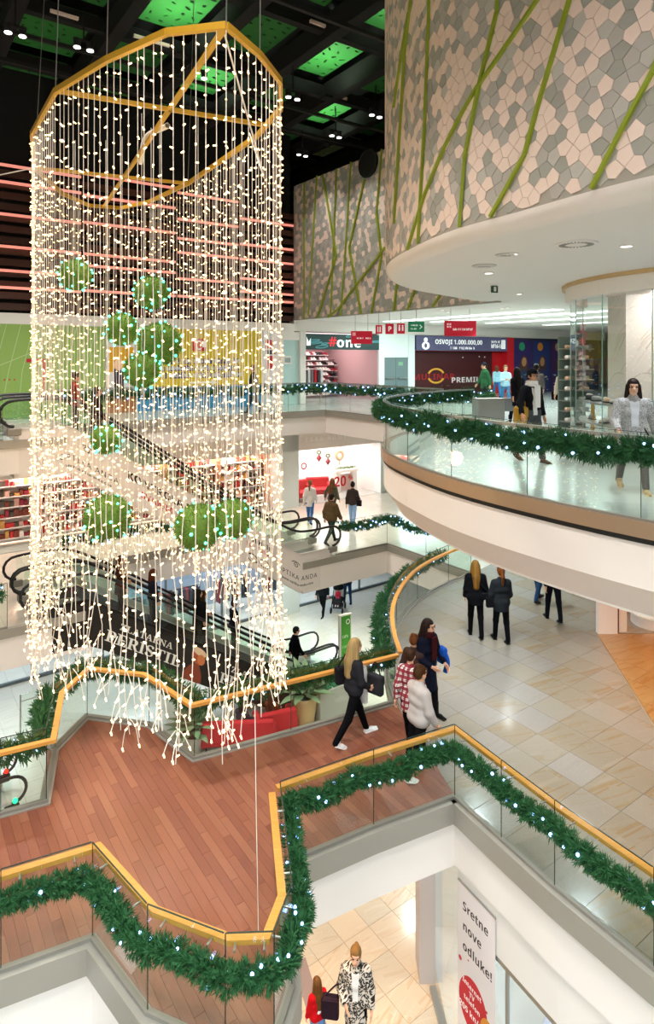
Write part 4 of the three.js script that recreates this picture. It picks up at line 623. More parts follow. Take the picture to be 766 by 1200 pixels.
// ---------------------------------------------------------------- upper ceiling: light strips, downlights, diffuser, signs
for (const [x, d, l] of [[5.4, 25.5, 9], [8.2, 25, 11], [11, 26, 11], [14, 28, 10]]) { const p = [x, d], o = p; const m = solo('ceiling_light_strip', ub(o, -0.3, 0.3, YC - 0.02, YC - 0.003, -l / 2, l / 2), M.stripLamp, 'long white light strip in the upper gallery ceiling', 'light strip', 'gallery light strips'); const a = new THREE.RectAreaLight(0xeefffb, 32 * LK, 0.6, l); a.position.set(x, YC - 0.03, -d); a.rotation.order = 'YXZ'; a.rotation.set(-Math.PI / 2, TH, 0); a.castShadow = true; a.name = numbered('strip_light'); scene.add(a); }
function downlight(x, y, d, I, c = 0xfff4ea, label = 'small round downlight in the white drum soffit', grp = 'drum soffit downlights', ang = 1.1) { const g = thing('downlight', label, 'downlight', [x, y, -d], 0, grp); part('trim_ring', new THREE.TorusGeometry(0.09, 0.015, 8, 20).rotateX(Math.PI / 2), M.white, g); part('lens', new THREE.CylinderGeometry(0.085, 0.085, 0.012, 18), M.lamp, g); if (I) spot(x, y - 0.03, d, x, 0, d, c, I, ang, 0.6, 4); }
for (const [px, py, I] of [[608, 344, 40], [588, 361, 40], [518, 363, 0], [672, 366, 40], [600, 297, 0], [735, 322, 0]]) { const k = (YC - EY) / (HY - py); downlight((px - CX) * k, YC - 0.01, FOC * k, I); }
for (const [x, d] of [[4.5, 9.5], [3.2, 12.5], [4.2, 16], [6.5, 8], [6, 21], [1.5, 24.8], [4.4, 23]]) downlight(x, YC - 0.01, d, 52, 0xeefaff);
{ const k = (YC - EY) / (HY - 285), p = [(675 - CX) * k, FOC * k], g = thing('ceiling_diffuser', 'round slotted air diffuser in the white drum soffit', 'air diffuser', [p[0], YC - 0.015, -p[1]]); part('plate', new THREE.CylinderGeometry(0.3, 0.3, 0.02, 32), M.white, g); for (let i = 0; i < 28; i++) { const a = i / 28 * 6.283; part('slot', bx(0.09, 0.006, 0.018, 0.2, -0.012, 0).rotateY(a), M.grey, g); } part('hub', new THREE.CylinderGeometry(0.1, 0.1, 0.03, 20), M.white, g); }
for (const [px, py, w, l] of [[567, 311, 0.22, 'flat oval vent by the exit sign in the soffit'], [592, 298, 0.16, 'small flat vent above the exit sign in the soffit']]) { const k = (YC - EY) / (HY - py); const g = thing('ceiling_vent', l, 'vent', [(px - CX) * k, YC - 0.012, -FOC * k]); part('plate', new THREE.CylinderGeometry(w, w, 0.016, 24), std(0xcfc8c2, 0.6), g); part('slot', bx(w, 0.006, 0.03, 0, -0.01, 0), M.grey, g); }
{ const k = (YC - 0.1 - EY) / (HY - 339), g = thing('exit_sign', 'small dark green exit sign hanging from the drum soffit', 'sign', [(579 - CX) * k, YC - 0.1, -FOC * k], 0.3); part('case', bx(0.16, 0.16, 0.05), std(0x1f4a3c, 0.4), g); part('pictogram', bx(0.06, 0.1, 0.01, 0, 0, 0.027), M.white, g); }
function hangSign(px0, px1, py0, py1, d, mat, draw, label, arrow) {
  const k = d / FOC, x0 = (px0 - CX) * k, x1 = (px1 - CX) * k, y0 = EY - (py1 - HY) * k, y1 = EY - (py0 - HY) * k, w = x1 - x0, h = y1 - y0, g = thing('hanging_sign', label, 'sign', [(x0 + x1) / 2, (y0 + y1) / 2, -d], 0.12);
  part('panel', bx(w, h, 0.06), mat, g); const t = textTex(256, Math.max(64, Math.round(256 * h / w)), draw); part('print', new THREE.PlaneGeometry(w, h).translate(0, 0, 0.033), new THREE.MeshStandardMaterial({ map: t, emissiveMap: t, emissive: 0xffffff, emissiveIntensity: 0.25, roughness: 0.5 }), g);
  const top = YC - (y0 + y1) / 2; for (const s of (w > 0.6 ? [-0.3, 0.3] : [0])) part('hanger', rod(V3(s * w, h / 2, 0), V3(s * w, top, 0), 0.012, 5), M.steel, g);
}
const redBg = (g, w, h) => { g.fillStyle = '#c4122f'; g.fillRect(0, 0, w, h); };
const infoRed = (g, w, h) => { redBg(g, w, h); g.fillStyle = '#f3d8d8'; for (const [x, y] of [[18, 20], [38, 20], [18, 40], [38, 40]]) g.fillRect(x, y, 14, 14); scribble(g, 70, h * 0.55, 160, 20, '#fff', 5); };
hangSign(411, 436, 388, 403, 24.5, M.red, infoRed, 'red hanging direction sign before the shoe shop');
hangSign(520, 558, 376, 394, 21.5, M.red, infoRed, 'large red hanging direction sign before the grey-violet sign');
hangSign(440, 447.5, 381, 391, 23.5, M.red, (g, w, h) => { redBg(g, w, h); g.fillStyle = '#fff'; g.fillRect(60, 60, 40, h - 120); g.fillRect(150, 60, 40, h - 120); }, 'small red hanging sign with a lift pictogram');
hangSign(451.5, 461, 379.5, 391.5, 23, M.red, (g, w, h) => { redBg(g, w, h); txt(g, 'P', w / 2, h / 2, 'bold 220px sans-serif', '#fff', 0, 'center'); }, 'small red hanging sign with a white letter P');
hangSign(465, 474, 379, 391, 22.5, M.red, (g, w, h) => { redBg(g, w, h); g.fillStyle = '#fff'; for (const x of [70, 180]) { g.beginPath(); g.arc(x, 80, 28, 0, 6.3); g.fill(); g.fillRect(x - 26, 116, 52, 130); } }, 'small red hanging sign with a toilet pictogram');
hangSign(478, 497, 377, 389, 22, std(0x0f7a50, 0.5), (g, w, h) => { g.fillStyle = '#0f7a50'; g.fillRect(0, 0, w, h); scribble(g, 30, h * 0.35, 110, 26, '#fff', 6); scribble(g, 40, h * 0.7, 90, 26, '#fff', 6); g.strokeStyle = '#fff'; g.lineWidth = 14; g.beginPath(); g.moveTo(180, h * 0.3); g.lineTo(215, h * 0.5); g.lineTo(180, h * 0.7); g.stroke(); }, 'green hanging exit sign with a white arrow');
// grey boxes and the second low barrier on the upper floor
{ const c = along([6.2, 20.2], 0), g = thing('planter_box', 'grey metal planter box behind the balcony railing', 'planter', [c[0] - 1.3, YT, -19.2], 0.2); part('body', rbx(0.85, 0.75, 0.5, 0.02, 0, 0.39, 0), M.steel, g); part('rim', bx(0.88, 0.04, 0.53, 0, 0.77, 0), M.grey, g); part('plinth', bx(0.75, 0.05, 0.42, 0, 0.025, 0), M.dark, g); }
const barrierPath = [[2.6, 20.2], [5.2, 22.2], [6.6, 20.6]];
glassRail('low glass barrier beside the grey planter on the upper floor', [[3.55, 21.4], [5.9, 22.3]], YT, { pane: 1.2 });
garland('pine garland on the low glass barrier before the red shop', [W([3.5, 21.35], YT + 0.75), W([4.7, 21.85], YT + 0.6), W([5.9, 22.25], YT + 0.75)], { per: 110, leds: 3, led: 0.025 });

// ---------------------------------------------------------------- middle level right: warm shop, white pier, soffit lamps
part('pier', bx(0.46, 3.7, 0.12, 6.62, YM + 1.85, -14.95), M.white, wallF);
{ const g = struct('door_3', null); part('frame', bx(0.06, 3.6, 0.1, 6.88, YM + 1.8, -15.0), std(0x5a2818, 0.5), g); part('jamb', bx(0.2, 3.6, 0.1, 7.02, YM + 1.8, -15.05), M.white, g); }
struct('wall_right_shop', bx(12, 3.3, 0.2, 13.5, YM + 1.65, -16.6), std(0xe0b48c, 0.7));
{ for (let k = 0; k < 3; k++) { const g = thing('display_plinth', 'low round white display plinth in the warm-lit shop', 'plinth', [7.9 + k * 0.1, YM + k * 0.0, -15.6 - 0.0 * k], 0, 'display plinths'); g.position.set(8.0 + k * 1.1, YM, -15.5); part('drum', new THREE.CylinderGeometry(0.5, 0.5, 0.22, 28).translate(0, 0.11, 0), M.white, g); part('top', new THREE.CylinderGeometry(0.54, 0.54, 0.04, 28).translate(0, 0.26, 0), M.coolwhite, g); } }
for (const [x, d] of [[7.2, 11.5], [8.2, 13.2], [9.4, 14.6], [7.4, 9.5]]) downlight(x, 8.28, d, 60, 0xffb066, 'warm downlight in the shop ceiling beside the beige floor', 'warm shop downlights', 1.0);
for (const [x, d] of [[3.2, 13.5], [5, 17.5], [4.5, 11], [8, 19.5]]) downlight(x, 8.28, d, 110, 0xe8f8ff, 'cool downlight under the round balcony', 'balcony underside downlights', 1.1);
for (const [x, d] of [[3.2, 24.2], [0.6, 25.6], [-3, 24], [-6, 22], [-9.5, 19]]) downlight(x, 8.28, d, 70, 0xfff4ea, 'downlight under the upper gallery', 'upper gallery underside downlights', 1.1);
for (const [x, d] of [[1.5, 23.5], [-1, 25.5], [-5, 23.3], [3.2, 21.2], [2.2, 16.5], [-9.4, 18.2]]) downlight(x, 3.6, d, 90, 0xf4fff4, 'downlight under the middle gallery', 'middle gallery underside downlights', 1.1);
for (const [x, d] of [[0.4, 10.4], [-0.8, 9.6], [-0.2, 10.2], [-2.4, 9.2]]) downlight(x, 3.6, d, 24, 0xffd8b0, 'warm downlight under the wooden bridge', 'bridge underside downlights', 1.1);

// ---------------------------------------------------------------- ground level right: glazed phone shop below the beige floor
{ const cw = along(N0, 0), store = struct('wall_phone_shop', null), edge = offset(nearRail.slice(9, 14), 0.12);
  part('fascia', strip(edge, -0.05, 0.05, 2.9, 3.62), M.white, store); part('transom', strip(edge, -0.04, 0.06, 2.82, 2.9), M.steel, store);
  const win = struct('window_4', null); for (let i = 0; i < edge.length - 1; i++) { part('pane', strip([edge[i], edge[i + 1]], 0.02, 0.032, 0.08, 2.82), M.shopglass, win); part('mullion', rod(W(edge[i], 0), W(edge[i], 2.85), 0.03, 6), M.steel, win); } part('sill', strip(edge, -0.05, 0.08, 0, 0.08), M.steel, win);
  const inner = [[1.78, 11.35], [2.03, 9.3]]; const side = struct('window_5', null); part('pane', strip([[2.0, 9.55], [1.86, 11.1]], -0.006, 0.006, 0.08, 3.4), M.shopglass, side); part('sill', strip([[2.0, 9.5], [1.86, 11.1]], -0.06, 0.06, 0, 0.08), M.steel, side);
  part('pier', bx(0.28, 3.62, 0.5, 1.78, 1.81, -11.45), std(0xc9c2c0, 0.7), store); part('back', bx(5, 3.6, 0.2, 4.6, 1.8, -12.4), M.coolwhite, store); part('floor', prism([[2.02, 9.4], [6, 4.6], [8, 12.3], [1.95, 12.3]], 0.0, 0.02), M.coolwhite, store);
  // banner on the glass
  const a = edge[0], b = edge[1], c = edge[2], along2 = (t) => { const l1 = Math.hypot(b[0] - a[0], b[1] - a[1]), d = t; if (d < l1) return [lerp(a[0], b[0], d / l1), lerp(a[1], b[1], d / l1)]; const l2 = Math.hypot(c[0] - b[0], c[1] - b[1]), e = (d - l1) / l2; return [lerp(b[0], c[0], e), lerp(b[1], c[1], e)]; };
  const sheetOn = (t0, t1, y0, y1, tex, name, label, cat, th) => { const K = 8, pos = [], uv = [], idx = []; for (let k = 0; k <= K; k++) { const p = offset([along2(lerp(t0, t1, k / K) - 0.01), along2(lerp(t0, t1, k / K) + 0.01)], -0.075)[0]; for (const [y, w] of [[y0, 0], [y1, 1]]) { pos.push(p[0], y, -p[1]); uv.push(k / K, w); } if (k) idx.push(2 * k - 2, 2 * k, 2 * k - 1, 2 * k - 1, 2 * k, 2 * k + 1); } const g = new THREE.BufferGeometry(); g.setAttribute('position', new THREE.Float32BufferAttribute(pos, 3)); g.setAttribute('uv', new THREE.Float32BufferAttribute(uv, 2)); g.setIndex(idx); g.computeVertexNormals(); const root = thing(name, label, cat); part('sheet', g, new THREE.MeshStandardMaterial({ map: tex, roughness: 0.5, side: THREE.DoubleSide }), root); const e0 = offset([along2(t0 - 0.01), along2(t0 + 0.01)], -0.07)[0], e1 = offset([along2(t1 - 0.01), along2(t1 + 0.01)], -0.07)[0]; for (const y of [y0, y1]) part('batten', bar(W(e0, y), W(e1, y), 0.02, 0.02), M.steel, root); return root; };
  sheetOn(0.03, 0.8, -0.0 + 0.15, 3.42, textTex(512, 2048, (g, w, h) => { g.fillStyle = '#ece2e2'; g.fillRect(0, 0, w, h); for (const [s, y] of [['Sretne', 190], ['nove', 370], ['odluke!', 550]]) txt(g, s, 70, y, 'bold 112px sans-serif', '#241f22'); g.fillStyle = '#cf2030'; g.beginPath(); g.arc(36, 700, 22, 0, 6.3); g.fill(); g.beginPath(); g.arc(150, 640, 9, 0, 6.3); g.fill(); g.beginPath(); g.arc(400, 900, 12, 0, 6.3); g.fill(); g.beginPath(); g.ellipse(215, 1010, 195, 240, 0, 0, 6.3); g.fill(); txt(g, 'Internet', 200, 860, 'bold 64px sans-serif', '#fff', 0, 'center'); txt(g, 'TV', 200, 930, 'bold 64px sans-serif', '#fff', 0, 'center'); txt(g, 'telefon', 200, 1000, 'bold 64px sans-serif', '#fff', 0, 'center'); txt(g, '205 kn/mj.', 215, 1100, 'bold 76px sans-serif', '#fff', 0, 'center'); g.fillStyle = '#e0942a'; g.beginPath(); g.ellipse(410, 1120, 100, 160, 0, 0, 6.3); g.fill(); scribble(g, 345, 1110, 130, 30, '#b8641a', 7); scribble(g, 345, 1160, 130, 30, '#b8641a', 7); }), 'banner', 'tall white banner with black greeting and red price oval on the glass', 'banner');
  sheetOn(1.3, 2.1, 0.9, 1.9, textTex(256, 256, (g, w, h) => { g.fillStyle = '#d45a86'; g.fillRect(0, 0, w, h); g.strokeStyle = '#fff'; g.lineWidth = 14; g.beginPath(); g.arc(180, 80, 40, 0.8, 5.5); g.stroke(); }), 'window_sign', 'pink sign with a white curl on the phone shop glass', 'sign');
  for (const [x, d] of [[3.2, 10.5], [4.2, 8.5], [5.2, 10.8]]) { const m = solo('ceiling_lamp_panel', bx(1.1, 0.03, 1.1, x, 3.57, -d), glow(0xffffff, 0xf4f8ff, 1.4), 'square white ceiling lamp panel in the phone shop', 'ceiling lamp', 'phone shop lamp panels'); const l = new THREE.RectAreaLight(0xf4f8ff, 14 * LK, 1.1, 1.1); l.position.set(x, 3.54, -d); l.rotation.x = -Math.PI / 2; l.castShadow = true; l.name = numbered('shop_lamp_light'); scene.add(l); }
  { const g = thing('display_stand', 'white pillar display stand behind the phone shop glass', 'display stand', [2.35, 0.02, -10.4]); part('post', new THREE.CylinderGeometry(0.05, 0.05, 1.5, 14).translate(0, 0.75, 0), M.white, g); part('base', new THREE.CylinderGeometry(0.28, 0.28, 0.05, 24).translate(0, 0.025, 0), M.white, g); part('screen', rbx(0.3, 0.7, 0.06, 0.02, 0, 1.75, 0), M.coolwhite, g); }
  { const g = thing('display_table', 'pale blue display table inside the phone shop', 'table', [3.6, 0.02, -9.4], 0.9); part('top', rbx(1.8, 0.06, 0.8, 0.02, 0, 0.9, 0), std(0xc4cfe6, 0.5), g); for (const x of [-0.8, 0.8]) for (const z of [-0.32, 0.32]) part('leg', bx(0.06, 0.87, 0.06, x, 0.435, z), M.white, g); }
}
// dark strip in the ground floor paving
part('dark_strip', prism([[-0.62, 11.6], [-0.4, 11.7], [1.1, 7.2], [0.85, 7.0]], 0, 0.006), std(0x9a8580, 0.5), floorG);

// ---------------------------------------------------------------- ground level seating seen through the bridge railing
sofa(at(280, 874, 0), 0, 0, 0.02, 2.0, redf, 'curved red sofa on the ground floor behind the bridge railing', 2.6); sofa(at(322, 862, 0), 0, 0, 0.02, 1.1, redf, 'red sofa beside the tall planter on the ground floor', 2.9);
M.leafA = new THREE.MeshStandardMaterial({ color: 0x7f9c74, roughness: 0.6, side: THREE.DoubleSide });
const leafG = (() => { const s = new THREE.PlaneGeometry(0.16, 0.5, 2, 5); const p = s.attributes.position; for (let i = 0; i < p.count; i++) { const y = p.getY(i) + 0.25, t = y / 0.5, w = Math.sin(Math.PI * Math.min(1, t * 0.94 + 0.05)); p.setXYZ(i, p.getX(i) * w, y * (1 - 0.15 * t), 0.22 * t * t + Math.abs(p.getX(i)) * 0.25); } s.computeVertexNormals(); return s; })();
function plant(x, d, r, hPot, n, label, potMat) { const g = thing('potted_plant', label, 'plant', [x, 0, -d]); part('pot', new THREE.LatheGeometry([[0, 0], [r * 0.7, 0], [r, hPot], [r * 0.92, hPot], [r * 0.88, hPot - 0.06], [0, hPot - 0.06]].map((q) => new THREE.Vector2(...q)), 28), potMat, g); part('soil', new THREE.CylinderGeometry(r * 0.88, r * 0.88, 0.02, 20).translate(0, hPot - 0.05, 0), M.dark, g); for (let i = 0; i < n; i++) { const a = i * 2.4, s = rr(0.9, 1.7), m = part('leaf', leafG, M.leafA, g); m.position.set(Math.cos(a) * r * 0.3, hPot - 0.02 + (i / n) * 0.4, Math.sin(a) * r * 0.3); m.rotation.set(0, -a + Math.PI / 2, 0); m.rotateX(0.25 + 0.8 * (1 - i / n)); m.scale.setScalar(s); } }
{ const p1 = at(356, 850, 0), p2 = at(228, 878, 0); plant(p1[0], p1[1], 0.42, 0.95, 44, 'leafy plant in a tall tan pot beside the red sofa', std(0xcaa878, 0.6)); plant(p2[0], p2[1], 0.4, 0.5, 40, 'leafy plant in a low pot at the corner of the bridge railing', std(0xb9b4ac, 0.6)); }
{ const p = at(392, 836, 0), g = thing('recycling_bins', 'grey recycling bin block with green lids on the ground floor', 'bin', [p[0], 0, -p[1]], TH); part('body', rbx(1.5, 0.95, 0.6, 0.03, 0, 0.5, 0), std(0xb8b6ae, 0.5), g); for (const x of [-0.5, 0, 0.5]) { const l = part('lid', rbx(0.44, 0.06, 0.5, 0.02, x, 1.0, 0), std(0x2c7a50, 0.5), g); part('slot', bx(0.24, 0.02, 0.12, x, 1.035, 0), M.black, l); } }
{ const p = at(404, 785, 0), g = thing('info_totem', 'tall green information totem on the ground floor', 'sign', [p[0], 0, -p[1]], 0.55); part('frame', rbx(0.52, 2.0, 0.12, 0.02, 0, 1.0, 0), M.white, g); const t = textTex(128, 512, (c, w, h) => { c.fillStyle = '#3f9a1c'; c.fillRect(0, 0, w, h); c.strokeStyle = '#fff'; c.lineWidth = 8; c.beginPath(); c.arc(92, 60, 22, 0, 6.3); c.stroke(); scribble(c, 20, 200, 70, 30, '#cfe8c0', 6); scribble(c, 20, 300, 70, 30, '#a8d890', 6); }); part('print', new THREE.PlaneGeometry(0.4, 1.85).translate(0, 1.02, 0.064), print(t, 0.4), g); part('foot', bx(0.6, 0.04, 0.3, 0, 0.02, 0), M.grey, g); }
{ const a = at(24, 862, 0), b = at(55, 852, 0), g = thing('glass_gate', 'low clear glass gate on the ground floor beside the bridge', 'gate', [0, 0, 0]); part('pane', bar(W(a, 0.6), W(b, 0.6), 0.012, 1.2), M.glass, g); for (const e of [a, b]) part('post', rod(W(e, 0), W(e, 1.2), 0.025), M.steel, g); part('rail', rod(W(a, 1.0), W(b, 1.0), 0.02), M.steel, g); }

// ---------------------------------------------------------------- the light curtain
{ const RY = 14.9, verts = [[-1.15, 7.21], [-0.84, 7.9], [-0.64, 8.65], [-0.7, 9.6], [-1.21, 10.82], [-3.02, 13.72], [-4.3, 15.3], [-5.2, 15.95], [-5.9, 15.7], [-6.1, 14.6], [-5.84, 12.61], [-5.0, 10.7], [-3.86, 8.98], [-2.8, 8.03], [-1.87, 7.36]];
  const root = thing('light_curtain', 'huge hanging light curtain with gold frame and warm fairy lights', 'chandelier');
  const n = verts.length; for (let i = 0; i < n; i++) part('frame_bar', bar(W(verts[i], RY), W(verts[(i + 1) % n], RY), 0.06, 0.08), M.gold, root, 'gold frame bar');
  for (const [a, b] of [[[-3.82, 8.98], [-0.97, 10.3]], [[-5.8, 12.61], [-3.02, 13.72]], [[-1.15, 7.21], [-5.6, 15.85]]]) part('cross_bar', bar(W(a, RY), W(b, RY), 0.06, 0.06), M.gold, root, 'gold cross bar');
  M.wire = std(0xf2e6d8, 0.5); const bulbs = [], tips = [];
  const cable = (pts, r, name) => part(name, tube(pts, r, 20, 5), M.wire, root);
  for (const v of [[-3.86, 8.98], [-1.15, 7.21], [-2.8, 8.03], [-5.84, 12.61], [-3.02, 13.72], [-0.84, 7.9]]) part('support_cable', rod(W(v, RY), W([v[0] * 0.93 + 0.02, v[1] - 0.3], 19.8), 0.008, 4), M.steel, root);
  cable([W([-5.84, 12.61], RY), W([-7.4, 12.4], RY - 0.35), W([-9.6, 12.2], RY - 0.35)], 0.012, 'power_cable');
  cable([W([-1.2, 7.4], RY), W([-0.9, 9.0], RY - 1.2), W([-1.3, 10.6], RY - 0.02)], 0.012, 'power_cable');
  cable([W([-2.6, 10.3], RY), W([-3.2, 11.2], RY + 0.12), W([-3.6, 12.2], RY - 0.02)], 0.05, 'cable_bundle');
  // strands
  let acc = 0, next = 0; const gap = 0.15;
  for (let i = 0; i < n; i++) {
    const a = verts[i], b = verts[(i + 1) % n], l = Math.hypot(b[0] - a[0], b[1] - a[1]);
    while (next < acc + l) {
      const t = (next - acc) / l, p = [lerp(a[0], b[0], t), lerp(a[1], b[1], t)], L = 7.75 + rr(0, 0.75) + (p[0] < -4.5 ? 0.7 : 0), pts = []; next += gap * rr(0.75, 1.25);
      const K = 14; for (let k = 0; k <= K; k++) { const f = k / K, w = f * f * 0.07; pts.push(V3(p[0] + rr(-w, w), RY - 0.05 - L * f, -p[1] + rr(-w, w))); }
      const geos = [new THREE.TubeGeometry(new THREE.CatmullRomCurve3(pts, false, 'centripetal'), 26, 0.0055, 4)];
      const cv = new THREE.CatmullRomCurve3(pts, false, 'centripetal');
      for (let y = rr(0.08, 0.2); y < L; ) { const q = cv.getPoint(Math.min(1, y / L)), ang = rr(0, 6.283), e = q.clone().add(V3(Math.cos(ang) * 0.05, rr(-0.035, 0.03), Math.sin(ang) * 0.05)); bulbs.push([q, e]); y += (y > L * 0.55 ? 0.22 : 0.28) * rr(0.7, 1.3); }
      const end = pts[K]; for (let k = 0; k < 2; k++) { const y0 = end.clone().add(V3(0, rr(0.1, 0.7), 0)), ang = rr(0, 6.283), r = rr(0.06, 0.16), m = y0.clone().add(V3(Math.cos(ang) * r * 0.7, -0.1, Math.sin(ang) * r * 0.7)), e = m.clone().add(V3(Math.cos(ang) * r * 0.5, -rr(0.12, 0.25), Math.sin(ang) * r * 0.5)); geos.push(new THREE.TubeGeometry(new THREE.CatmullRomCurve3([y0, m, e]), 5, 0.006, 4)); bulbs.push([m, m.clone().add(V3(0.03, 0.03, 0.02))], [e, e.clone().add(V3(0.02, -0.05, 0.01))]); }
      part('light_strand', join(geos), M.wire, root);
    } acc += l;
  }
  part('loose_thread', tube([W([-0.85, 7.45], 7), W([-0.82, 7.3], 6), W([-0.77, 7.1], YM + 0.02)], 0.005, 12, 4), M.wire, root);
  const bg = join([new THREE.CylinderGeometry(0.008, 0.0125, 0.044, 6).translate(0, 0.022, 0)]), im = new THREE.InstancedMesh(bg, M.ledWarm, bulbs.length), m = new THREE.Matrix4(), q = new THREE.Quaternion(); im.name = 'bulbs'; im.userData.kind = 'stuff'; root.add(im);
  bulbs.forEach(([a, b], i) => { q.setFromUnitVectors(V3(0, 1, 0), b.clone().sub(a).normalize()); m.compose(a, q, V3(1, 1, 1)); im.setMatrixAt(i, m); });
  for (const [x, y, d] of [[-3.2, 13, 11], [-3.2, 10.5, 11], [-3.3, 7.6, 11.6], [-4.7, 8.3, 13.6]]) { const l = new THREE.PointLight(0xffd9a6, 10 * LK, 0, 2); l.position.set(x, y, -d); l.castShadow = true; l.shadow.radius = 10; l.name = numbered('fairy_light'); scene.add(l); }
}
// ---------------------------------------------------------------- green balls
{ const needles = (() => { const pos = []; const dirs = []; for (let i = 0; i < 1500; i++) { const y = 1 - 2 * (i + 0.5) / 1500, r = Math.sqrt(1 - y * y), a = i * 2.39996; dirs.push(V3(r * Math.cos(a), y, r * Math.sin(a))); } for (const d of dirs) { const t = V3(rr(-1, 1), rr(-1, 1), rr(-1, 1)).cross(d).normalize().multiplyScalar(0.03), lean = d.clone().addScaledVector(t, rr(-4, 4)), a = d.clone().multiplyScalar(0.84), tip = lean.normalize().multiplyScalar(rr(0.96, 1.05)); for (const v of [a.clone().add(t), tip, a.clone().sub(t)]) pos.push(v.x, v.y, v.z); } const g = new THREE.BufferGeometry(); g.setAttribute('position', new THREE.Float32BufferAttribute(pos, 3)); g.computeVertexNormals(); return g; })();
  const core = new THREE.IcosahedronGeometry(0.88, 3), mB = new THREE.MeshStandardMaterial({ color: 0x6a8830, roughness: 0.8, side: THREE.DoubleSide }), mC = std(0x6a8830, 0.8);
  for (const [px, py, r, d, label] of [[88, 322, 19.5, 11, 'small green ball hanging highest in the light curtain'], [177, 343, 20.5, 10.4, 'green ball just above the cluster of three'], [143, 386, 20.5, 10.8, 'smaller left green ball of the hanging cluster of three'], [187, 403, 27, 10.2, 'largest green ball of the hanging cluster of three'], [166, 434, 22, 9.8, 'lowest green ball of the hanging cluster of three'], [124, 515, 18.5, 11, 'small green ball alone below the cluster'], [126, 606, 28.5, 10.6, 'large green ball hanging low beside the white banner'], [232, 617, 29, 9.8, 'larger green ball of the low touching pair'], [272, 608, 24.5, 9.9, 'smaller green ball of the low touching pair']]) {
    const k = d / FOC, x = (px - CX) * k, y = EY - (py - HY) * k, R = r * k, g = thing('green_ball', label, 'hanging ball', [x, y, -d], rr(0, 6), 'green balls in the light curtain'); const s = V3(R, R, R);
    const a = part('core', core, mC, g); a.scale.copy(s); const b = stuff(part('needles', needles, mB, g)); b.scale.copy(s); part('hanging_wire', rod(V3(0, R * 0.9, 0), V3(0, 14.9 - y, 0), 0.005, 4), M.wire, g);
    const im = new THREE.InstancedMesh(ledGeo, M.ledTeal, 26), m = new THREE.Matrix4(), q = new THREE.Quaternion(); im.name = 'led_chain'; im.userData.kind = 'stuff'; g.add(im); for (let i = 0; i < 26; i++) { const yy = 1 - 2 * (i + 0.5) / 26, rad = Math.sqrt(1 - yy * yy), an = i * 2.4 + rr(-0.3, 0.3), z = rr(0.012, 0.026); m.compose(V3(rad * Math.cos(an), yy, rad * Math.sin(an)).multiplyScalar(R * 1.03), q, V3(z, z, z)); im.setMatrixAt(i, m); } }
}
// ---------------------------------------------------------------- people: signed distance fields meshed by surface nets
function nets(sdf, lo, hi, h) {
  const nx = Math.ceil((hi[0] - lo[0]) / h) + 2, ny = Math.ceil((hi[1] - lo[1]) / h) + 2, nz = Math.ceil((hi[2] - lo[2]) / h) + 2, val = new Float32Array(nx * ny * nz).fill(1), id = (x, y, z) => x + nx * (y + ny * z), B = 5;
  for (let z0 = 0; z0 < nz; z0 += B) for (let y0 = 0; y0 < ny; y0 += B) for (let x0 = 0; x0 < nx; x0 += B) {
    const c = sdf(lo[0] + (x0 + B / 2) * h, lo[1] + (y0 + B / 2) * h, lo[2] + (z0 + B / 2) * h), far = Math.abs(c) > B * h * 1.05;
    for (let z = z0; z < Math.min(nz, z0 + B); z++) for (let y = y0; y < Math.min(ny, y0 + B); y++) for (let x = x0; x < Math.min(nx, x0 + B); x++) val[id(x, y, z)] = far ? c : sdf(lo[0] + x * h, lo[1] + y * h, lo[2] + z * h);
  }
  const pos = [], map = new Int32Array(nx * ny * nz).fill(-1), idx = [], E = [[0, 1], [0, 2], [0, 4], [1, 3], [1, 5], [2, 3], [2, 6], [3, 7], [4, 5], [4, 6], [5, 7], [6, 7]];
  for (let z = 0; z < nz - 1; z++) for (let y = 0; y < ny - 1; y++) for (let x = 0; x < nx - 1; x++) {
    const v = []; let m = 0; for (let k = 0; k < 8; k++) { const d = val[id(x + (k & 1), y + ((k >> 1) & 1), z + (k >> 2))]; v.push(d); if (d < 0) m |= 1 << k; }
    if (m === 0 || m === 255) continue; let px = 0, py = 0, pz = 0, n = 0;
    for (const [a, b] of E) if ((v[a] < 0) !== (v[b] < 0)) { const t = v[a] / (v[a] - v[b]); px += (a & 1) + t * ((b & 1) - (a & 1)); py += ((a >> 1) & 1) + t * (((b >> 1) & 1) - ((a >> 1) & 1)); pz += (a >> 2) + t * ((b >> 2) - (a >> 2)); n++; }
    map[id(x, y, z)] = pos.length / 3; pos.push(lo[0] + (x + px / n) * h, lo[1] + (y + py / n) * h, lo[2] + (z + pz / n) * h);
  }
  const quad = (a, b, c, d, f) => { if (a < 0 || b < 0 || c < 0 || d < 0) return; if (f) idx.push(a, b, c, a, c, d); else idx.push(a, c, b, a, d, c); };
  for (let z = 1; z < nz - 1; z++) for (let y = 1; y < ny - 1; y++) for (let x = 1; x < nx - 1; x++) {
    const s = val[id(x, y, z)] < 0;
    if (s !== val[id(x + 1, y, z)] < 0) quad(map[id(x, y - 1, z - 1)], map[id(x, y, z - 1)], map[id(x, y, z)], map[id(x, y - 1, z)], s);
    if (s !== val[id(x, y + 1, z)] < 0) quad(map[id(x - 1, y, z - 1)], map[id(x - 1, y, z)], map[id(x, y, z)], map[id(x, y, z - 1)], s);
    if (s !== val[id(x, y, z + 1)] < 0) quad(map[id(x - 1, y - 1, z)], map[id(x, y - 1, z)], map[id(x, y, z)], map[id(x - 1, y, z)], s);
  }
  const g = new THREE.BufferGeometry(); g.setAttribute('position', new THREE.Float32BufferAttribute(pos, 3)); g.setIndex(idx); g.computeVertexNormals(); return g;
}
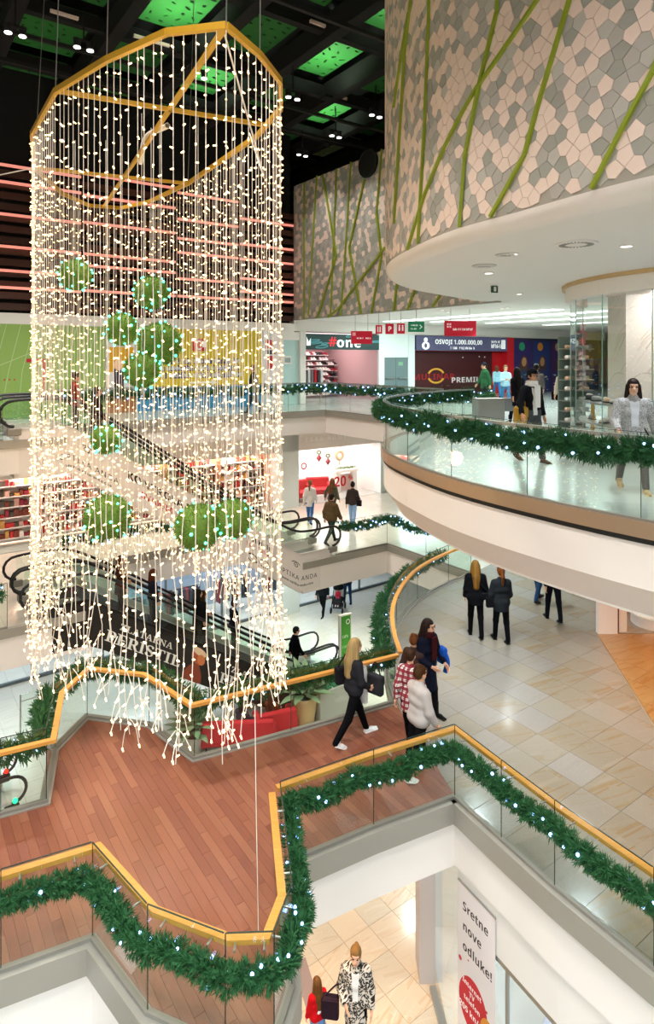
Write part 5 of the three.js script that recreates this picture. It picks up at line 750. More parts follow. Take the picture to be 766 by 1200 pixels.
const cap = (a, b, ra, rb = ra) => ({ a, b, ra, rb, e: null }), ell = (c, r) => ({ a: c, e: r });
function field(prims, k, grow = 0) {
  const P = prims.map((p) => p.e ? { e: 1, ax: p.a[0], ay: p.a[1], az: p.a[2], rx: p.e[0] + grow, ry: p.e[1] + grow, rz: p.e[2] + grow, m: Math.min(...p.e) + grow } : (() => { const dx = p.b[0] - p.a[0], dy = p.b[1] - p.a[1], dz = p.b[2] - p.a[2]; return { e: 0, ax: p.a[0], ay: p.a[1], az: p.a[2], dx, dy, dz, il: 1 / (dx * dx + dy * dy + dz * dz + 1e-9), ra: p.ra + grow, dr: p.rb - p.ra }; })());
  return (x, y, z) => { let d = 9; for (const p of P) { let v; const qx = x - p.ax, qy = y - p.ay, qz = z - p.az; if (p.e) { v = (Math.sqrt((qx / p.rx) ** 2 + (qy / p.ry) ** 2 + (qz / p.rz) ** 2) - 1) * p.m; } else { let t = (qx * p.dx + qy * p.dy + qz * p.dz) * p.il; t = t < 0 ? 0 : t > 1 ? 1 : t; const ex = qx - t * p.dx, ey = qy - t * p.dy, ez = qz - t * p.dz; v = Math.sqrt(ex * ex + ey * ey + ez * ez) - p.ra - t * p.dr; } const hh = k - Math.abs(d - v); d = Math.min(d, v) - (hh > 0 ? hh * hh / (4 * k) : 0); } return d; };
}
function bounds(prims, pad) { const lo = [9, 9, 9], hi = [-9, -9, -9]; for (const p of prims) for (const [q, r] of p.e ? [[p.a, Math.max(...p.e)]] : [[p.a, p.ra], [p.b, p.rb]]) for (let i = 0; i < 3; i++) { lo[i] = Math.min(lo[i], q[i] - r - pad); hi[i] = Math.max(hi[i], q[i] + r + pad); } return [lo, hi]; }
const meshOf = (prims, k, h, grow = 0, cut) => { const f = field(prims, k, grow), [lo, hi] = bounds(prims, grow + h * 2); return nets(cut ? (x, y, z) => Math.max(f(x, y, z), cut(x, y, z)) : f, lo, hi, h); };
// head, hands, shoes and hair are meshed once and placed on every figure; the head's origin is at ear height, face to +z
const headPrims = [ell([0, 0.035, -0.012], [0.074, 0.088, 0.094]), ell([0, -0.045, 0.022], [0.056, 0.068, 0.066]), cap([0, 0.008, 0.078], [0, -0.028, 0.1], 0.011, 0.016), ell([0, -0.098, 0.05], [0.022, 0.018, 0.02]), ell([0.076, -0.008, -0.01], [0.012, 0.03, 0.02]), ell([-0.076, -0.008, -0.01], [0.012, 0.03, 0.02]), cap([0, -0.06, -0.022], [0, -0.19, -0.03], 0.05, 0.055), ell([0, -0.058, 0.082], [0.022, 0.009, 0.01]), cap([-0.03, 0.03, 0.076], [0.03, 0.03, 0.076], 0.012)];
const headHi = meshOf(headPrims, 0.018, 0.0065), headLo = meshOf(headPrims, 0.018, 0.011);
function handPrims(curl) { // along -y from the wrist, palm faces +x, thumb to +z
  const L = [cap([0, 0, 0], [0, -0.03, 0], 0.024, 0.026), cap([0, -0.035, -0.022], [0, -0.085, -0.026], 0.016, 0.014), cap([0, -0.03, 0.0], [0, -0.088, 0.0], 0.018, 0.015), cap([0, -0.03, 0.02], [0, -0.086, 0.024], 0.017, 0.014)];
  for (const [z, l, w] of [[-0.03, 0.055, 0.0075], [-0.011, 0.07, 0.0085], [0.009, 0.075, 0.0088], [0.029, 0.068, 0.0085]]) { let p = [0, -0.088, z], a = curl * 0.5; for (let j = 0; j < 3; j++) { const s = l * [0.45, 0.32, 0.23][j], q = [p[0] + Math.sin(a) * s, p[1] - Math.cos(a) * s, p[2]]; L.push(cap(p, q, w * (1 - 0.12 * j), w * (0.88 - 0.12 * j))); p = q; a += curl * 0.6; } }
  const t = [[0.004, -0.03, 0.03], [0.014, -0.062, 0.05], [0.022, -0.09, 0.054]]; L.push(cap(t[0], t[1], 0.013, 0.01), cap(t[1], t[2], 0.01, 0.008)); return L;
}
const handHi = meshOf(handPrims(0.55), 0.006, 0.0042), handLo = meshOf(handPrims(0.55), 0.006, 0.0065);
const shoePrims = [cap([0, 0.035, -0.055], [0, 0.032, 0.06], 0.037, 0.04), cap([0, 0.03, 0.06], [0, 0.026, 0.15], 0.042, 0.03), cap([0, 0.06, -0.04], [0, 0.1, -0.045], 0.042, 0.042)];
const shoeGeo = meshOf(shoePrims, 0.02, 0.011, 0, (x, y) => -y), bootGeo = meshOf([...shoePrims, cap([0, 0.08, -0.045], [0, 0.24, -0.05], 0.05, 0.056)], 0.02, 0.012, 0, (x, y) => -y), soleGeo = rbx(0.088, 0.03, 0.26, 0.012, 0, 0.015, 0.045);
const faceCut = (x, y, z) => 0.045 - Math.hypot((x) / 1.15, (y + 0.035) / 1.9, (z - 0.1) / 1.25);   // keeps the face clear of hair
const hairOf = (list, h = 0.008) => { const g = hairRaw(list, h), p = g.attributes.position, uv = new Float32Array(p.count * 2); for (let i = 0; i < p.count; i++) { uv[2 * i] = Math.atan2(p.getX(i), -p.getZ(i) - 0.02) * 0.5; uv[2 * i + 1] = p.getY(i) * 1.2; } g.setAttribute('uv', new THREE.BufferAttribute(uv, 2)); return g; };
const hairRaw = (list, h) => meshOf([ell([0, 0.042, -0.018], [0.086, 0.096, 0.104]), ...list], 0.02, h, 0, (x, y, z) => Math.max(faceCut(x, y, z) > -0.001 ? faceCut(x, y, z) : -1, z > 0.05 && y < 0.05 ? 0.02 : -1, y < -0.02 && z > 0.035 - 0.02 && Math.abs(x) < 0.06 ? 0.02 : -1));
const HAIR = {
  short: hairOf([ell([0, 0.0, -0.05], [0.08, 0.08, 0.07])]), long: hairOf([cap([0, 0, -0.06], [0, -0.24, -0.11], 0.085, 0.09), cap([0, -0.2, -0.11], [0, -0.42, -0.13], 0.09, 0.07), cap([0.075, 0.02, -0.02], [0.09, -0.2, -0.03], 0.03, 0.04), cap([-0.075, 0.02, -0.02], [-0.09, -0.2, -0.03], 0.03, 0.04)]),
  mid: hairOf([cap([0, 0, -0.05], [0, -0.16, -0.07], 0.085, 0.075), cap([0.075, 0.02, -0.02], [0.085, -0.15, -0.01], 0.026, 0.032), cap([-0.075, 0.02, -0.02], [-0.085, -0.15, -0.01], 0.026, 0.032)]),
  bun: hairOf([ell([0, 0.0, -0.05], [0.08, 0.08, 0.07]), ell([0, 0.12, -0.06], [0.045, 0.045, 0.045])]), tail: hairOf([ell([0, 0.0, -0.05], [0.08, 0.08, 0.07]), cap([0, 0.07, -0.12], [0, -0.08, -0.16], 0.035, 0.042), cap([0, -0.08, -0.16], [0, -0.26, -0.14], 0.042, 0.02)]),
};
const streak = canvasTex(256, 128, (g) => { g.fillStyle = '#c4c4c4'; g.fillRect(0, 0, 256, 128); for (let i = 0; i < 260; i++) { const v = Math.floor(rr(90, 255)); g.strokeStyle = `rgb(${v},${v},${v})`; g.globalAlpha = 0.6; g.lineWidth = rr(0.6, 2.4); const x = rr(-5, 260); g.beginPath(); g.moveTo(x, -5); g.bezierCurveTo(x + rr(-4, 4), 40, x + rr(-7, 7), 90, x + rr(-8, 8), 133); g.stroke(); } }, true);
const hairMat = (c) => new THREE.MeshPhysicalMaterial({ color: c, map: streak, roughness: 0.55, specularIntensity: 0.4 });
const SKIN = [std(0xd9a283, 0.55), std(0xe2b093, 0.55), std(0xc98f6e, 0.55)], eyeM = std(0x1c1410, 0.3), eyeW = std(0xf0ece6, 0.4), lipM = std(0xb0504c, 0.5), browM = std(0x4a3424, 0.8);
const cloth = (c, r = 0.9) => new THREE.MeshPhysicalMaterial({ color: c, roughness: r, specularIntensity: 0.15 });
const prepared = (g) => { const h = g.index ? g.toNonIndexed() : g.clone(); for (const k of Object.keys(h.attributes)) if (k !== 'position' && k !== 'normal') h.deleteAttribute(k); return h; };
const rotX = (p, c, a) => { const y = p[1] - c[1], z = p[2] - c[2]; return [p[0], c[1] + y * Math.cos(a) - z * Math.sin(a), c[2] + y * Math.sin(a) + z * Math.cos(a)]; };
const R = Math.PI / 180;
// o: at [x, d], y, face (degrees, 0 = towards the eye, 90 = to the right), h height, legs [[hip, knee], [hip, knee]] left/right, arms [[swing, out, elbow, inward], ...], lean, head [turn, nod], top, coat (hem), pants, shoes, hair, hairCol
function person(label, o) {
  const { y = YM, face = 0, h = 1.7, legs = [[20, 6], [-16, 18]], arms = [[-18, 8, 15, 0], [18, 8, 20, 0]], lean = 2, head = [0, 0], top = 0x222222, hem = 0.86, pants = 0x15151a, shoes = 0x111111, hair = 'short', hairCol = 0x3a2616, skin = 0, fine = false, wide = 1, topMat, group, boots = false, bulk = 0.02, seat = 0, collar, inner } = o;
  const root = thing('person', label, 'person', [o.at[0], y, -o.at[1]], face * R, group), cell = fine ? 0.014 : 0.02, sc = h / 1.72; root.scale.setScalar(sc);
  let py = 0.93; const legPts = [0, 1].map((i) => { const s = i ? -1 : 1, [a, k] = legs[i].map((v) => v * R), out = (legs[i][2] || 2) * R, hip = [s * 0.088 * wide, -0.02, 0], kn = [hip[0] + s * Math.sin(out) * 0.43, hip[1] - Math.cos(a) * 0.43, Math.sin(a) * 0.43], b = a - k, an = [kn[0], kn[1] - Math.cos(b) * 0.41, kn[2] + Math.sin(b) * 0.41]; return { s, hip, kn, an, pitch: legs[i][3] !== undefined ? legs[i][3] * R : Math.max(0, -b * 0.75) }; });
  py = seat ? seat + 0.12 : Math.max(...legPts.map((l) => -l.an[1] + 0.075 + Math.sin(l.pitch) * 0.05)) ; for (const l of legPts) for (const q of ['hip', 'kn', 'an']) l[q] = [l[q][0], l[q][1] + py, l[q][2]];
  const piv = [0, py, 0], T = (p) => rotX(p, piv, lean * R), sw = 0.165 * wide, hY = py + 0.71;
  const torso = [cap(T([-0.1 * wide, py + 0.44, -0.01]), T([0.1 * wide, py + 0.44, -0.01]), 0.078), cap(T([-0.07 * wide, py + 0.31, 0]), T([0.07 * wide, py + 0.31, 0]), 0.1), cap(T([-0.055 * wide, py + 0.15, 0]), T([0.055 * wide, py + 0.15, 0]), 0.092 * wide), cap([-0.075 * wide, py + 0.02, 0], [0.075 * wide, py + 0.02, 0], 0.108)];
  const armPts = [0, 1].map((i) => { const s = i ? -1 : 1, [a, out, e, inn] = arms[i].map((v) => v * R), sh0 = [s * sw, py + 0.46, -0.01], d1 = [s * Math.sin(out), -Math.cos(a) * Math.cos(out), Math.sin(a) * Math.cos(out)], el = [sh0[0] + d1[0] * 0.285, sh0[1] + d1[1] * 0.285, sh0[2] + d1[2] * 0.285], f = a + e, d2 = [s * (Math.sin(out) * 0.5 - Math.sin(inn)), -Math.cos(f), Math.sin(f)], l = Math.hypot(...d2), wr = el.map((v, j) => v + d2[j] / l * 0.245); return { s, sh: T(sh0), el: T(el), wr: T(wr), dir: d2.map((v) => v / l) }; });
  const armPr = armPts.flatMap((a) => [cap(a.sh, a.el, 0.05, 0.042), cap(a.el, a.wr, 0.04, 0.027)]), legPr = legPts.flatMap((l) => [cap(l.hip, l.kn, 0.082, 0.055), cap(l.kn, l.an, 0.054, 0.038)]);
  const hc = T([0, hY, 0.02]), neck = cap(T([0, py + 0.5, -0.01]), T([0, py + 0.6, 0.0]), 0.056, 0.05);
  const body = meshOf([...torso, ...armPr, ...legPr, neck], 0.035, cell);
  const hm = new THREE.Matrix4().compose(V3(...hc), new THREE.Quaternion().setFromEuler(new THREE.Euler(head[1] * R, head[0] * R, 0, 'YXZ')), V3(1.05, 1.05, 1.05));
  const pieces = [prepared(body), prepared(fine ? headHi : headLo).applyMatrix4(hm)];
  for (const a of armPts) { const q = new THREE.Quaternion().setFromUnitVectors(V3(0, -1, 0), V3(...a.dir)), g = prepared(fine ? handHi : handLo); if (a.s > 0) { g.scale(-1, 1, 1); const p = g.attributes.position.array, nn = g.attributes.normal.array; for (let t = 0; t < p.length; t += 9) for (let k = 0; k < 3; k++) for (const w of [p, nn]) { const x = w[t + 3 + k]; w[t + 3 + k] = w[t + 6 + k]; w[t + 6 + k] = x; } } g.applyQuaternion(q).translate(...a.wr); pieces.push(g); }
  part('body', mergeGeometries(pieces, false), SKIN[skin], root);
  const hemY = py - 0.93 + hem, jacket = [...torso, ...armPr, cap(T([0, py + 0.5, -0.015]), T([0, py + 0.53, -0.01]), 0.075, 0.062)]; if (hem < 0.8) jacket.push(cap([0, py, -0.01], [0, hemY, -0.005], 0.13 * wide, 0.15 * wide));
  const wrs = armPts.map((a) => ({ c: a.wr, d: a.dir }));
  part(hem < 0.8 ? 'coat' : 'top', meshOf(jacket, 0.04, cell, bulk, (x, yy, z) => { let d = hemY - yy; for (const w of wrs) { const t = (x - w.c[0]) * w.d[0] + (yy - w.c[1]) * w.d[1] + (z - w.c[2]) * w.d[2]; if (Math.hypot(x - w.c[0], yy - w.c[1], z - w.c[2]) < 0.13) d = Math.max(d, t + 0.015); } return d; }), topMat || cloth(top), root);
  const wy = py + 0.1; part(o.skirt ? 'skirt' : 'trousers', meshOf([torso[3], ...legPr], 0.03, cell, 0.012 + (o.loose || 0), (x, yy) => Math.max(yy - wy, (legPts.reduce((m, l) => Math.min(m, l.an[1]), 9) + 0.0 - yy))), cloth(pants), root);
  for (const l of legPts) { const g = part('shoe', boots ? bootGeo : shoeGeo, cloth(shoes, 0.5), root); g.position.set(l.an[0], l.an[1] - 0.075 - (l.pitch ? 0.0 : 0), l.an[2]); g.rotation.set(l.pitch, 0, 0); g.position.z += 0.045; g.position.y = Math.max(0, l.an[1] - 0.08); part('sole', soleGeo, cloth(o.sole ?? 0x222222, 0.6), g); }
  const hg = HAIR[o.hat ? 'short' : hair] || HAIR.short, hm2 = part('hair', hg, hairMat(hairCol), root); hm2.applyMatrix4(hm);
  if (o.hat !== undefined) { const ht = part('hat', join([new THREE.SphereGeometry(0.1, 18, 10, 0, 6.283, 0, 1.6).scale(1, 1, 1.1).translate(0, 0.05, -0.015), o.brim ? new THREE.CylinderGeometry(0.16, 0.17, 0.012, 24).translate(0, 0.055, 0) : new THREE.CylinderGeometry(0.085, 0.085, 0.012, 18).scale(1, 1, 1.2).translate(0, 0.06, 0.08)]), cloth(o.hat), root); ht.applyMatrix4(hm); }
  for (const s of [-1, 1]) { const e = part('eye', new THREE.SphereGeometry(0.0125, 10, 8).scale(1.25, 0.8, 0.6).translate(s * 0.031, 0.004, 0.077), eyeM, root); e.applyMatrix4(hm); const b = part('eyebrow', bx(0.034, 0.006, 0.008, s * 0.031, 0.027, 0.083), browM, root); b.applyMatrix4(hm); }
  part('lips', new THREE.SphereGeometry(0.02, 10, 8).scale(1.1, 0.38, 0.5).translate(0, -0.058, 0.086), lipM, root).applyMatrix4(hm);
  if (o.glasses) part('glasses', join([new THREE.TorusGeometry(0.024, 0.004, 5, 16).translate(-0.032, 0.003, 0.094), new THREE.TorusGeometry(0.024, 0.004, 5, 16).translate(0.032, 0.003, 0.094), bx(0.02, 0.005, 0.005, 0, 0.006, 0.096)]), M.black, root).applyMatrix4(hm);
  if (collar !== undefined) { const pts = []; for (let k = 0; k < 10; k++) { const a = k / 10 * 6.283; pts.push(V3(0.082 * Math.sin(a), 0, 0.085 * Math.cos(a))); } const g = join([tube(pts, 0.04, 28, 8, true), tube(pts, 0.034, 28, 8, true).translate(0, 0.045, 0)]); const c = part('scarf', g, cloth(collar), root); const n = T([0, py + 0.555, 0.005]); c.position.set(...n); if (o.scarfTail) part('scarf_tail', rbx(0.13, 0.42, 0.03, 0.012, 0.02, -0.22, 0.135), cloth(collar), c); }
  if (inner !== undefined) part('shirt_front', meshOf(torso, 0.04, cell * 0.7, bulk + 0.009, (x, yy, z) => Math.max(Math.abs(x) - (0.035 + 0.09 * Math.max(0, yy - py - 0.3)) * wide - 0.012, 0.02 - z, py - 0.02 - yy, yy - py - 0.5)), cloth(inner), root);
  root.updateMatrixWorld(true); root.userData.spots = undefined; delete root.userData.spots; const info = { root, hands: armPts.map((a) => V3(a.wr[0] + a.dir[0] * 0.08, a.wr[1] + a.dir[1] * 0.08, a.wr[2] + a.dir[2] * 0.08)), py, sc, T };
  return info;
}
function bag(P, label, local, size, col, strapTop, turn = 0, name = 'handbag') { // a bag held by or hung on a person
  const w = P.root.localToWorld(V3(...local)), g = thing(name, label, 'bag', [w.x, w.y, w.z], P.root.rotation.y + turn); const [a, b, c] = size; part('body', rbx(a, b, c, Math.min(a, b, c) * 0.3), cloth(col, 0.6), g); part('flap', rbx(a * 0.96, b * 0.45, 0.02, 0.009, 0, b * 0.22, c / 2), cloth(col, 0.5), g);
  const top = strapTop ? g.worldToLocal(P.root.localToWorld(V3(...strapTop))) : V3(0, b * 1.1, 0); part('strap', tube([V3(-a * 0.4, b * 0.4, 0), top, V3(a * 0.4, b * 0.4, 0)], 0.012, 16, 5), cloth(col, 0.6), g); return g;
}
const chk = (f) => new THREE.MeshStandardMaterial({ roughness: 0.9, map: f });
function wrapUV(m, s) { const g = m.geometry, p = g.attributes.position, uv = new Float32Array(p.count * 2); for (let i = 0; i < p.count; i++) { uv[2 * i] = (p.getX(i) + p.getZ(i) * 0.7) * s; uv[2 * i + 1] = p.getY(i) * s; } g.setAttribute('uv', new THREE.BufferAttribute(uv, 2)); }
const plaid = canvasTex(128, 128, (g) => { g.fillStyle = '#efe6e2'; g.fillRect(0, 0, 128, 128); g.fillStyle = 'rgba(120,14,28,0.75)'; for (const x of [0, 64]) { g.fillRect(x, 0, 34, 128); g.fillRect(0, x, 128, 34); } g.fillStyle = 'rgba(20,10,14,0.6)'; for (const x of [46, 110]) { g.fillRect(x, 0, 4, 128); g.fillRect(0, x, 128, 4); } }, true);
const mottle = (a, b, n, s) => canvasTex(128, 128, (g) => { g.fillStyle = a; g.fillRect(0, 0, 128, 128); g.fillStyle = b; for (let i = 0; i < n; i++) { g.save(); g.translate(rr(0, 128), rr(0, 128)); g.rotate(rr(0, 6)); g.fillRect(-s, -s / 3, s * 2, s * 0.66); g.restore(); } }, true);
const T2 = (P, s) => P.root.traverse((m) => { if (m.name === 'top' || m.name === 'coat') wrapUV(m, s); });
const fl = (px, py, Y) => at(px, py, Y);
// --- on the wooden bridge
{ const p = person('blonde woman in black jacket and white trainers walking over the bridge', { at: fl(414, 868, YM), face: 118, h: 1.74, fine: true, legs: [[24, 4], [-22, 14]], arms: [[6, 8, 60, 10], [6, 10, 50, 20]], top: 0x26262b, hem: 0.82, pants: 0x0c0c0f, shoes: 0xe9e9ea, sole: 0xf2f2f2, hair: 'long', hairCol: 0xd8b478, skin: 1, boots: false });
  bag(p, 'black shoulder bag of the blonde woman on the bridge', [0.24, 1.02, -0.06], [0.3, 0.3, 0.13], 0x1c1a1e, [0.17, 1.43, 0], 1.4); const q = bag(p, 'dark patterned bag carried in front by the blonde woman', [-0.12, 0.92, 0.36], [0.3, 0.34, 0.12], 0x2c2c30, null, 0.4);
  const w = p.root.localToWorld(V3(0.16, 0.98, 0.26)), g = thing('white_garment', 'white knitted garment hanging over the blonde woman\'s arm', 'garment', [w.x, w.y, w.z], p.root.rotation.y); for (const [x, l] of [[-0.05, 0.62], [0.06, 0.7]]) part('fold', tube([V3(x, 0.16, 0), V3(x * 1.3, -0.1, 0.03), V3(x * 1.2, -l + 0.16, 0.02)], 0.055, 14, 9), cloth(0xe2ddda), g); }
{ const p = person('person in red and white plaid shirt walking behind the scarf woman', { at: fl(480, 876, YM), face: 150, h: 1.62, fine: true, legs: [[16, 4], [-16, 12]], top: 0xffffff, topMat: chk(plaid), hem: 0.72, pants: 0x0e0e12, shoes: 0x1a1a1a, hair: 'short', hairCol: 0x4a2c16 }); T2(p, 5); }
{ const p = person('person in grey sweater with a hair bun at the bridge corner', { at: fl(490, 908, YM), face: 120, h: 1.68, fine: true, legs: [[18, 4], [-14, 14]], arms: [[40, 14, 20, -10], [10, 12, 20, 0]], top: 0xb4aca9, hem: 0.84, pants: 0x0f0f12, shoes: 0xdcdcdc, sole: 0xf0f0f0, hair: 'bun', hairCol: 0x5a3414, bulk: 0.03 }); }
{ const p = person('woman with glasses, dark red scarf and navy coat looking back', { at: fl(500, 838, YM), face: 40, h: 1.72, fine: true, legs: [[10, 4], [-10, 8]], arms: [[10, 14, 40, 10], [12, 10, 60, 20]], head: [15, 0], top: 0x131626, hem: 0.5, pants: 0x101014, boots: true, hair: 'long', hairCol: 0x2a130e, glasses: true, collar: 0x3a1214, scarfTail: true, wide: 1.1 });
  const q = p.root.localToWorld(V3(0.3, 1.05, 0.1)), g = thing('carried_jacket', 'bright blue jacket carried by the scarf woman', 'garment', [q.x, q.y, q.z], 0.5); part('bundle', rbx(0.16, 0.3, 0.2, 0.06), cloth(0x1b4a9c), g); part('sleeve', tube([V3(0, 0.1, 0.05), V3(0.05, -0.1, 0.1), V3(0.03, -0.3, 0.06)], 0.045, 10, 8), cloth(0x1b4a9c), g); }
person('small person with orange-brown hair behind the plaid shirt', { at: fl(484, 842, YM), face: 140, h: 1.5, fine: true, top: 0x3a2a28, pants: 0x14141a, hair: 'bun', hairCol: 0x8a4c1c });
// --- two women and others on the beige floor
{ const p = person('woman with dark-blonde hair and black hooded jacket walking away', { at: fl(557, 746, YM), face: 176, h: 1.72, fine: true, legs: [[8, 2], [-10, 12]], arms: [[4, 8, 25, 0], [4, 12, 30, -8]], top: 0x0d0d10, hem: 0.78, pants: 0x0b0b0e, boots: true, hair: 'long', hairCol: 0xa8742c, bulk: 0.035 }); bag(p, 'slim black bag with pale strap on the dark-blonde woman', [-0.22, 0.98, -0.08], [0.22, 0.16, 0.08], 0x17171a, [0.08, 1.44, -0.14]); }
{ const p = person('woman with long ponytail and charcoal jacket walking away', { at: fl(587, 752, YM), face: 184, h: 1.68, fine: true, legs: [[10, 3], [-8, 10]], arms: [[6, 14, 30, -4], [4, 8, 40, 6]], top: 0x1e2124, hem: 0.76, pants: 0x0b0b0e, boots: true, hair: 'tail', hairCol: 0x8a4a1a, bulk: 0.03 }); bag(p, 'small black handbag between the two women walking away', [0.26, 0.94, 0.0], [0.2, 0.24, 0.1], 0x121214, [0.17, 1.4, 0]); }
person('person in black trousers walking under the round balcony', { at: fl(648, 727, YM), face: 180, h: 1.72, legs: [[10, 2], [-12, 8]], top: 0x15151a, pants: 0x10121a, boots: true, hair: 'mid' });
person('person in blue jeans stepping under the round balcony', { at: fl(630, 704, YM), face: 130, h: 1.72, legs: [[16, 4], [-14, 10]], top: 0x32405a, pants: 0x2c4a70, shoes: 0x3a2a1c });
// --- riders on the black-bannered escalator and others behind
const ride = (s, v, k) => { const t = (s + 7.5) / 7.3; return [along(N0, s, v), lerp(YM, YG, t) - 0.02]; };
const rider = (label, s, v, o) => { const [p, y] = ride(s, v); return person(label, { at: p, y: y + 0.0, face: 125, legs: [[3, 2], [-3, 4]], arms: [[12, 6, 40, 0], [6, 6, 10, 0]], lean: 0, ...o }); };
rider('rider in brown coat at the top of the black-bannered escalator', -6.5, 0.62, { top: 0x4a2c22, hem: 0.7, hair: 'mid', hairCol: 0x6a3a20, h: 1.68 });
rider('rider with auburn hair in dark jacket on the black-bannered escalator', -5.6, 0.62, { top: 0x24242e, hair: 'mid', hairCol: 0x7a3a18, h: 1.7 });
rider('rider in black coat halfway down the black-bannered escalator', -4.3, 0.45, { top: 0x16161a, hem: 0.6, hair: 'mid', hairCol: 0x18120e, h: 1.72 });
rider('rider in dark grey coat beside the black-coated rider', -4.0, 0.8, { top: 0x26262c, hem: 0.62, hair: 'mid', hairCol: 0x5a3a1c, h: 1.7 });
rider('dark-clothed rider low on the second escalator', -2.4, 1.9, { top: 0x20222a, hair: 'short', h: 1.74 });
person('man in black jacket at the foot of the black-bannered escalator', { at: [-1.05, 20.9], y: 0.4, face: 110, top: 0x0e0e11, hair: 'short', hairCol: 0x1c120c, h: 1.76, legs: [[4, 2], [-4, 4]] });
rider('rider in red top near the top of the white-bannered escalator', 0, 0, { at: along(N0, -7.7, 0.6), y: YT - 0.15, top: 0x8a2a20, hair: 'short', h: 1.74 });
rider('rider in dark brown coat near the top of the white-bannered escalator', 0, 0, { at: along(N0, -7.1, 0.75), y: YT - 0.58, top: 0x2c1c18, hem: 0.7, hair: 'short', h: 1.76 });
// --- ground floor behind
{ const p = person('person in dark clothes with a backpack on the ground floor', { at: fl(378, 721, YG), y: YG, face: -20, h: 1.74, legs: [[20, 4], [-20, 16]], top: 0x1a1e24, pants: 0x111216, shoes: 0x1a1a1a, sole: 0xe8e8e8, hair: 'short', hairCol: 0x14100c }); bag(p, 'black backpack of the person on the ground floor', [-0.02, 1.22, -0.2], [0.3, 0.42, 0.16], 0x14181c, null, 0, 'backpack'); }
person('person in blue jeans pushing the stroller on the ground floor', { at: fl(407, 707, YG), y: YG, face: 190, h: 1.75, legs: [[14, 4], [-12, 10]], arms: [[30, 8, 30, 0], [30, 8, 30, 0]], top: 0x27364e, pants: 0x27466c, shoes: 0x1a1a1a });
{ const c = fl(396, 716, YG), g = thing('stroller', 'white and black stroller with a pink blanket on the ground floor', 'stroller', [c[0], 0, -c[1]], -0.2); for (const x of [-0.25, 0.25]) { for (const z of [-0.35, 0.35]) { const w = part('wheel', new THREE.TorusGeometry(0.11, 0.03, 8, 20).rotateY(Math.PI / 2).translate(x, 0.14, z), M.rubber, g); } part('frame_tube', rod(V3(x, 0.14, 0.35), V3(x, 1.0, -0.5), 0.018), M.dark, g); part('frame_tube', rod(V3(x, 0.14, -0.35), V3(x, 0.6, 0.1), 0.018), M.dark, g); } part('handle', rod(V3(-0.25, 1.0, -0.5), V3(0.25, 1.0, -0.5), 0.022), M.rubber, g); part('seat', rbx(0.42, 0.2, 0.6, 0.06, 0, 0.5, 0.08), cloth(0x2a2a2e), g); part('backrest', rbx(0.42, 0.55, 0.1, 0.05, 0, 0.78, -0.2), cloth(0xe8e4e2), g); part('hood', new THREE.SphereGeometry(0.3, 18, 10, 0, 6.283, 0, 1.5).scale(0.8, 0.9, 0.9).translate(0, 0.95, -0.1), cloth(0x1a1a1e), g); part('basket', rbx(0.4, 0.12, 0.5, 0.03, 0, 0.24, 0), cloth(0x4a4c50), g); }
{ const c = fl(396, 716, YG); person('small child in the stroller under a pink blanket', { at: [c[0] - 0.0, c[1] - 0.02], y: 0.28, face: -11, h: 0.85, seat: 0.52, legs: [[80, 50], [80, 50]], arms: [[30, 6, 60, 20], [30, 6, 60, 20]], top: 0xc03048, pants: 0xe04a90, shoes: 0xe8e8e8, hair: 'short', hairCol: 0x6a4a2a }); }
// --- middle floor by the homeware window
person('woman in white jacket and jeans by the homeware window', { at: fl(363, 613, YM), face: 170, h: 1.68, top: 0xd9d6d4, hem: 0.72, pants: 0x3d6fa8, shoes: 0x2a2a2a, hair: 'tail', hairCol: 0xb08a5a });
person('woman in olive coat by the red sofa window', { at: fl(389, 611, YM), face: 150, h: 1.7, arms: [[10, 35, 10, 0], [10, 10, 20, 0]], top: 0x5a5848, hem: 0.7, pants: 0x3a3a40, hair: 'long', hairCol: 0x9a6a38 });
person('man in brown jacket stepping off the white-bannered escalator', { at: fl(388, 637, YM), face: 140, h: 1.76, legs: [[26, 6], [-26, 16]], arms: [[-10, 14, 20, 0], [14, 14, 20, 0]], top: 0x5e4a30, hem: 0.82, pants: 0x2c3a34, hair: 'short', hairCol: 0x2a1a10, bulk: 0.035, wide: 1.15 });
{ const p = person('woman in dark brown jacket and light jeans walking towards the shops', { at: fl(413, 617, YM), face: 160, h: 1.68, legs: [[10, 2], [-10, 10]], top: 0x3c3230, hem: 0.84, pants: 0x8fb0d8, shoes: 0x222222, hair: 'bun', hairCol: 0x1c1410 }); bag(p, 'black handbag of the woman in light jeans', [-0.26, 0.95, 0], [0.22, 0.24, 0.1], 0x151518, [-0.17, 1.38, 0]); }
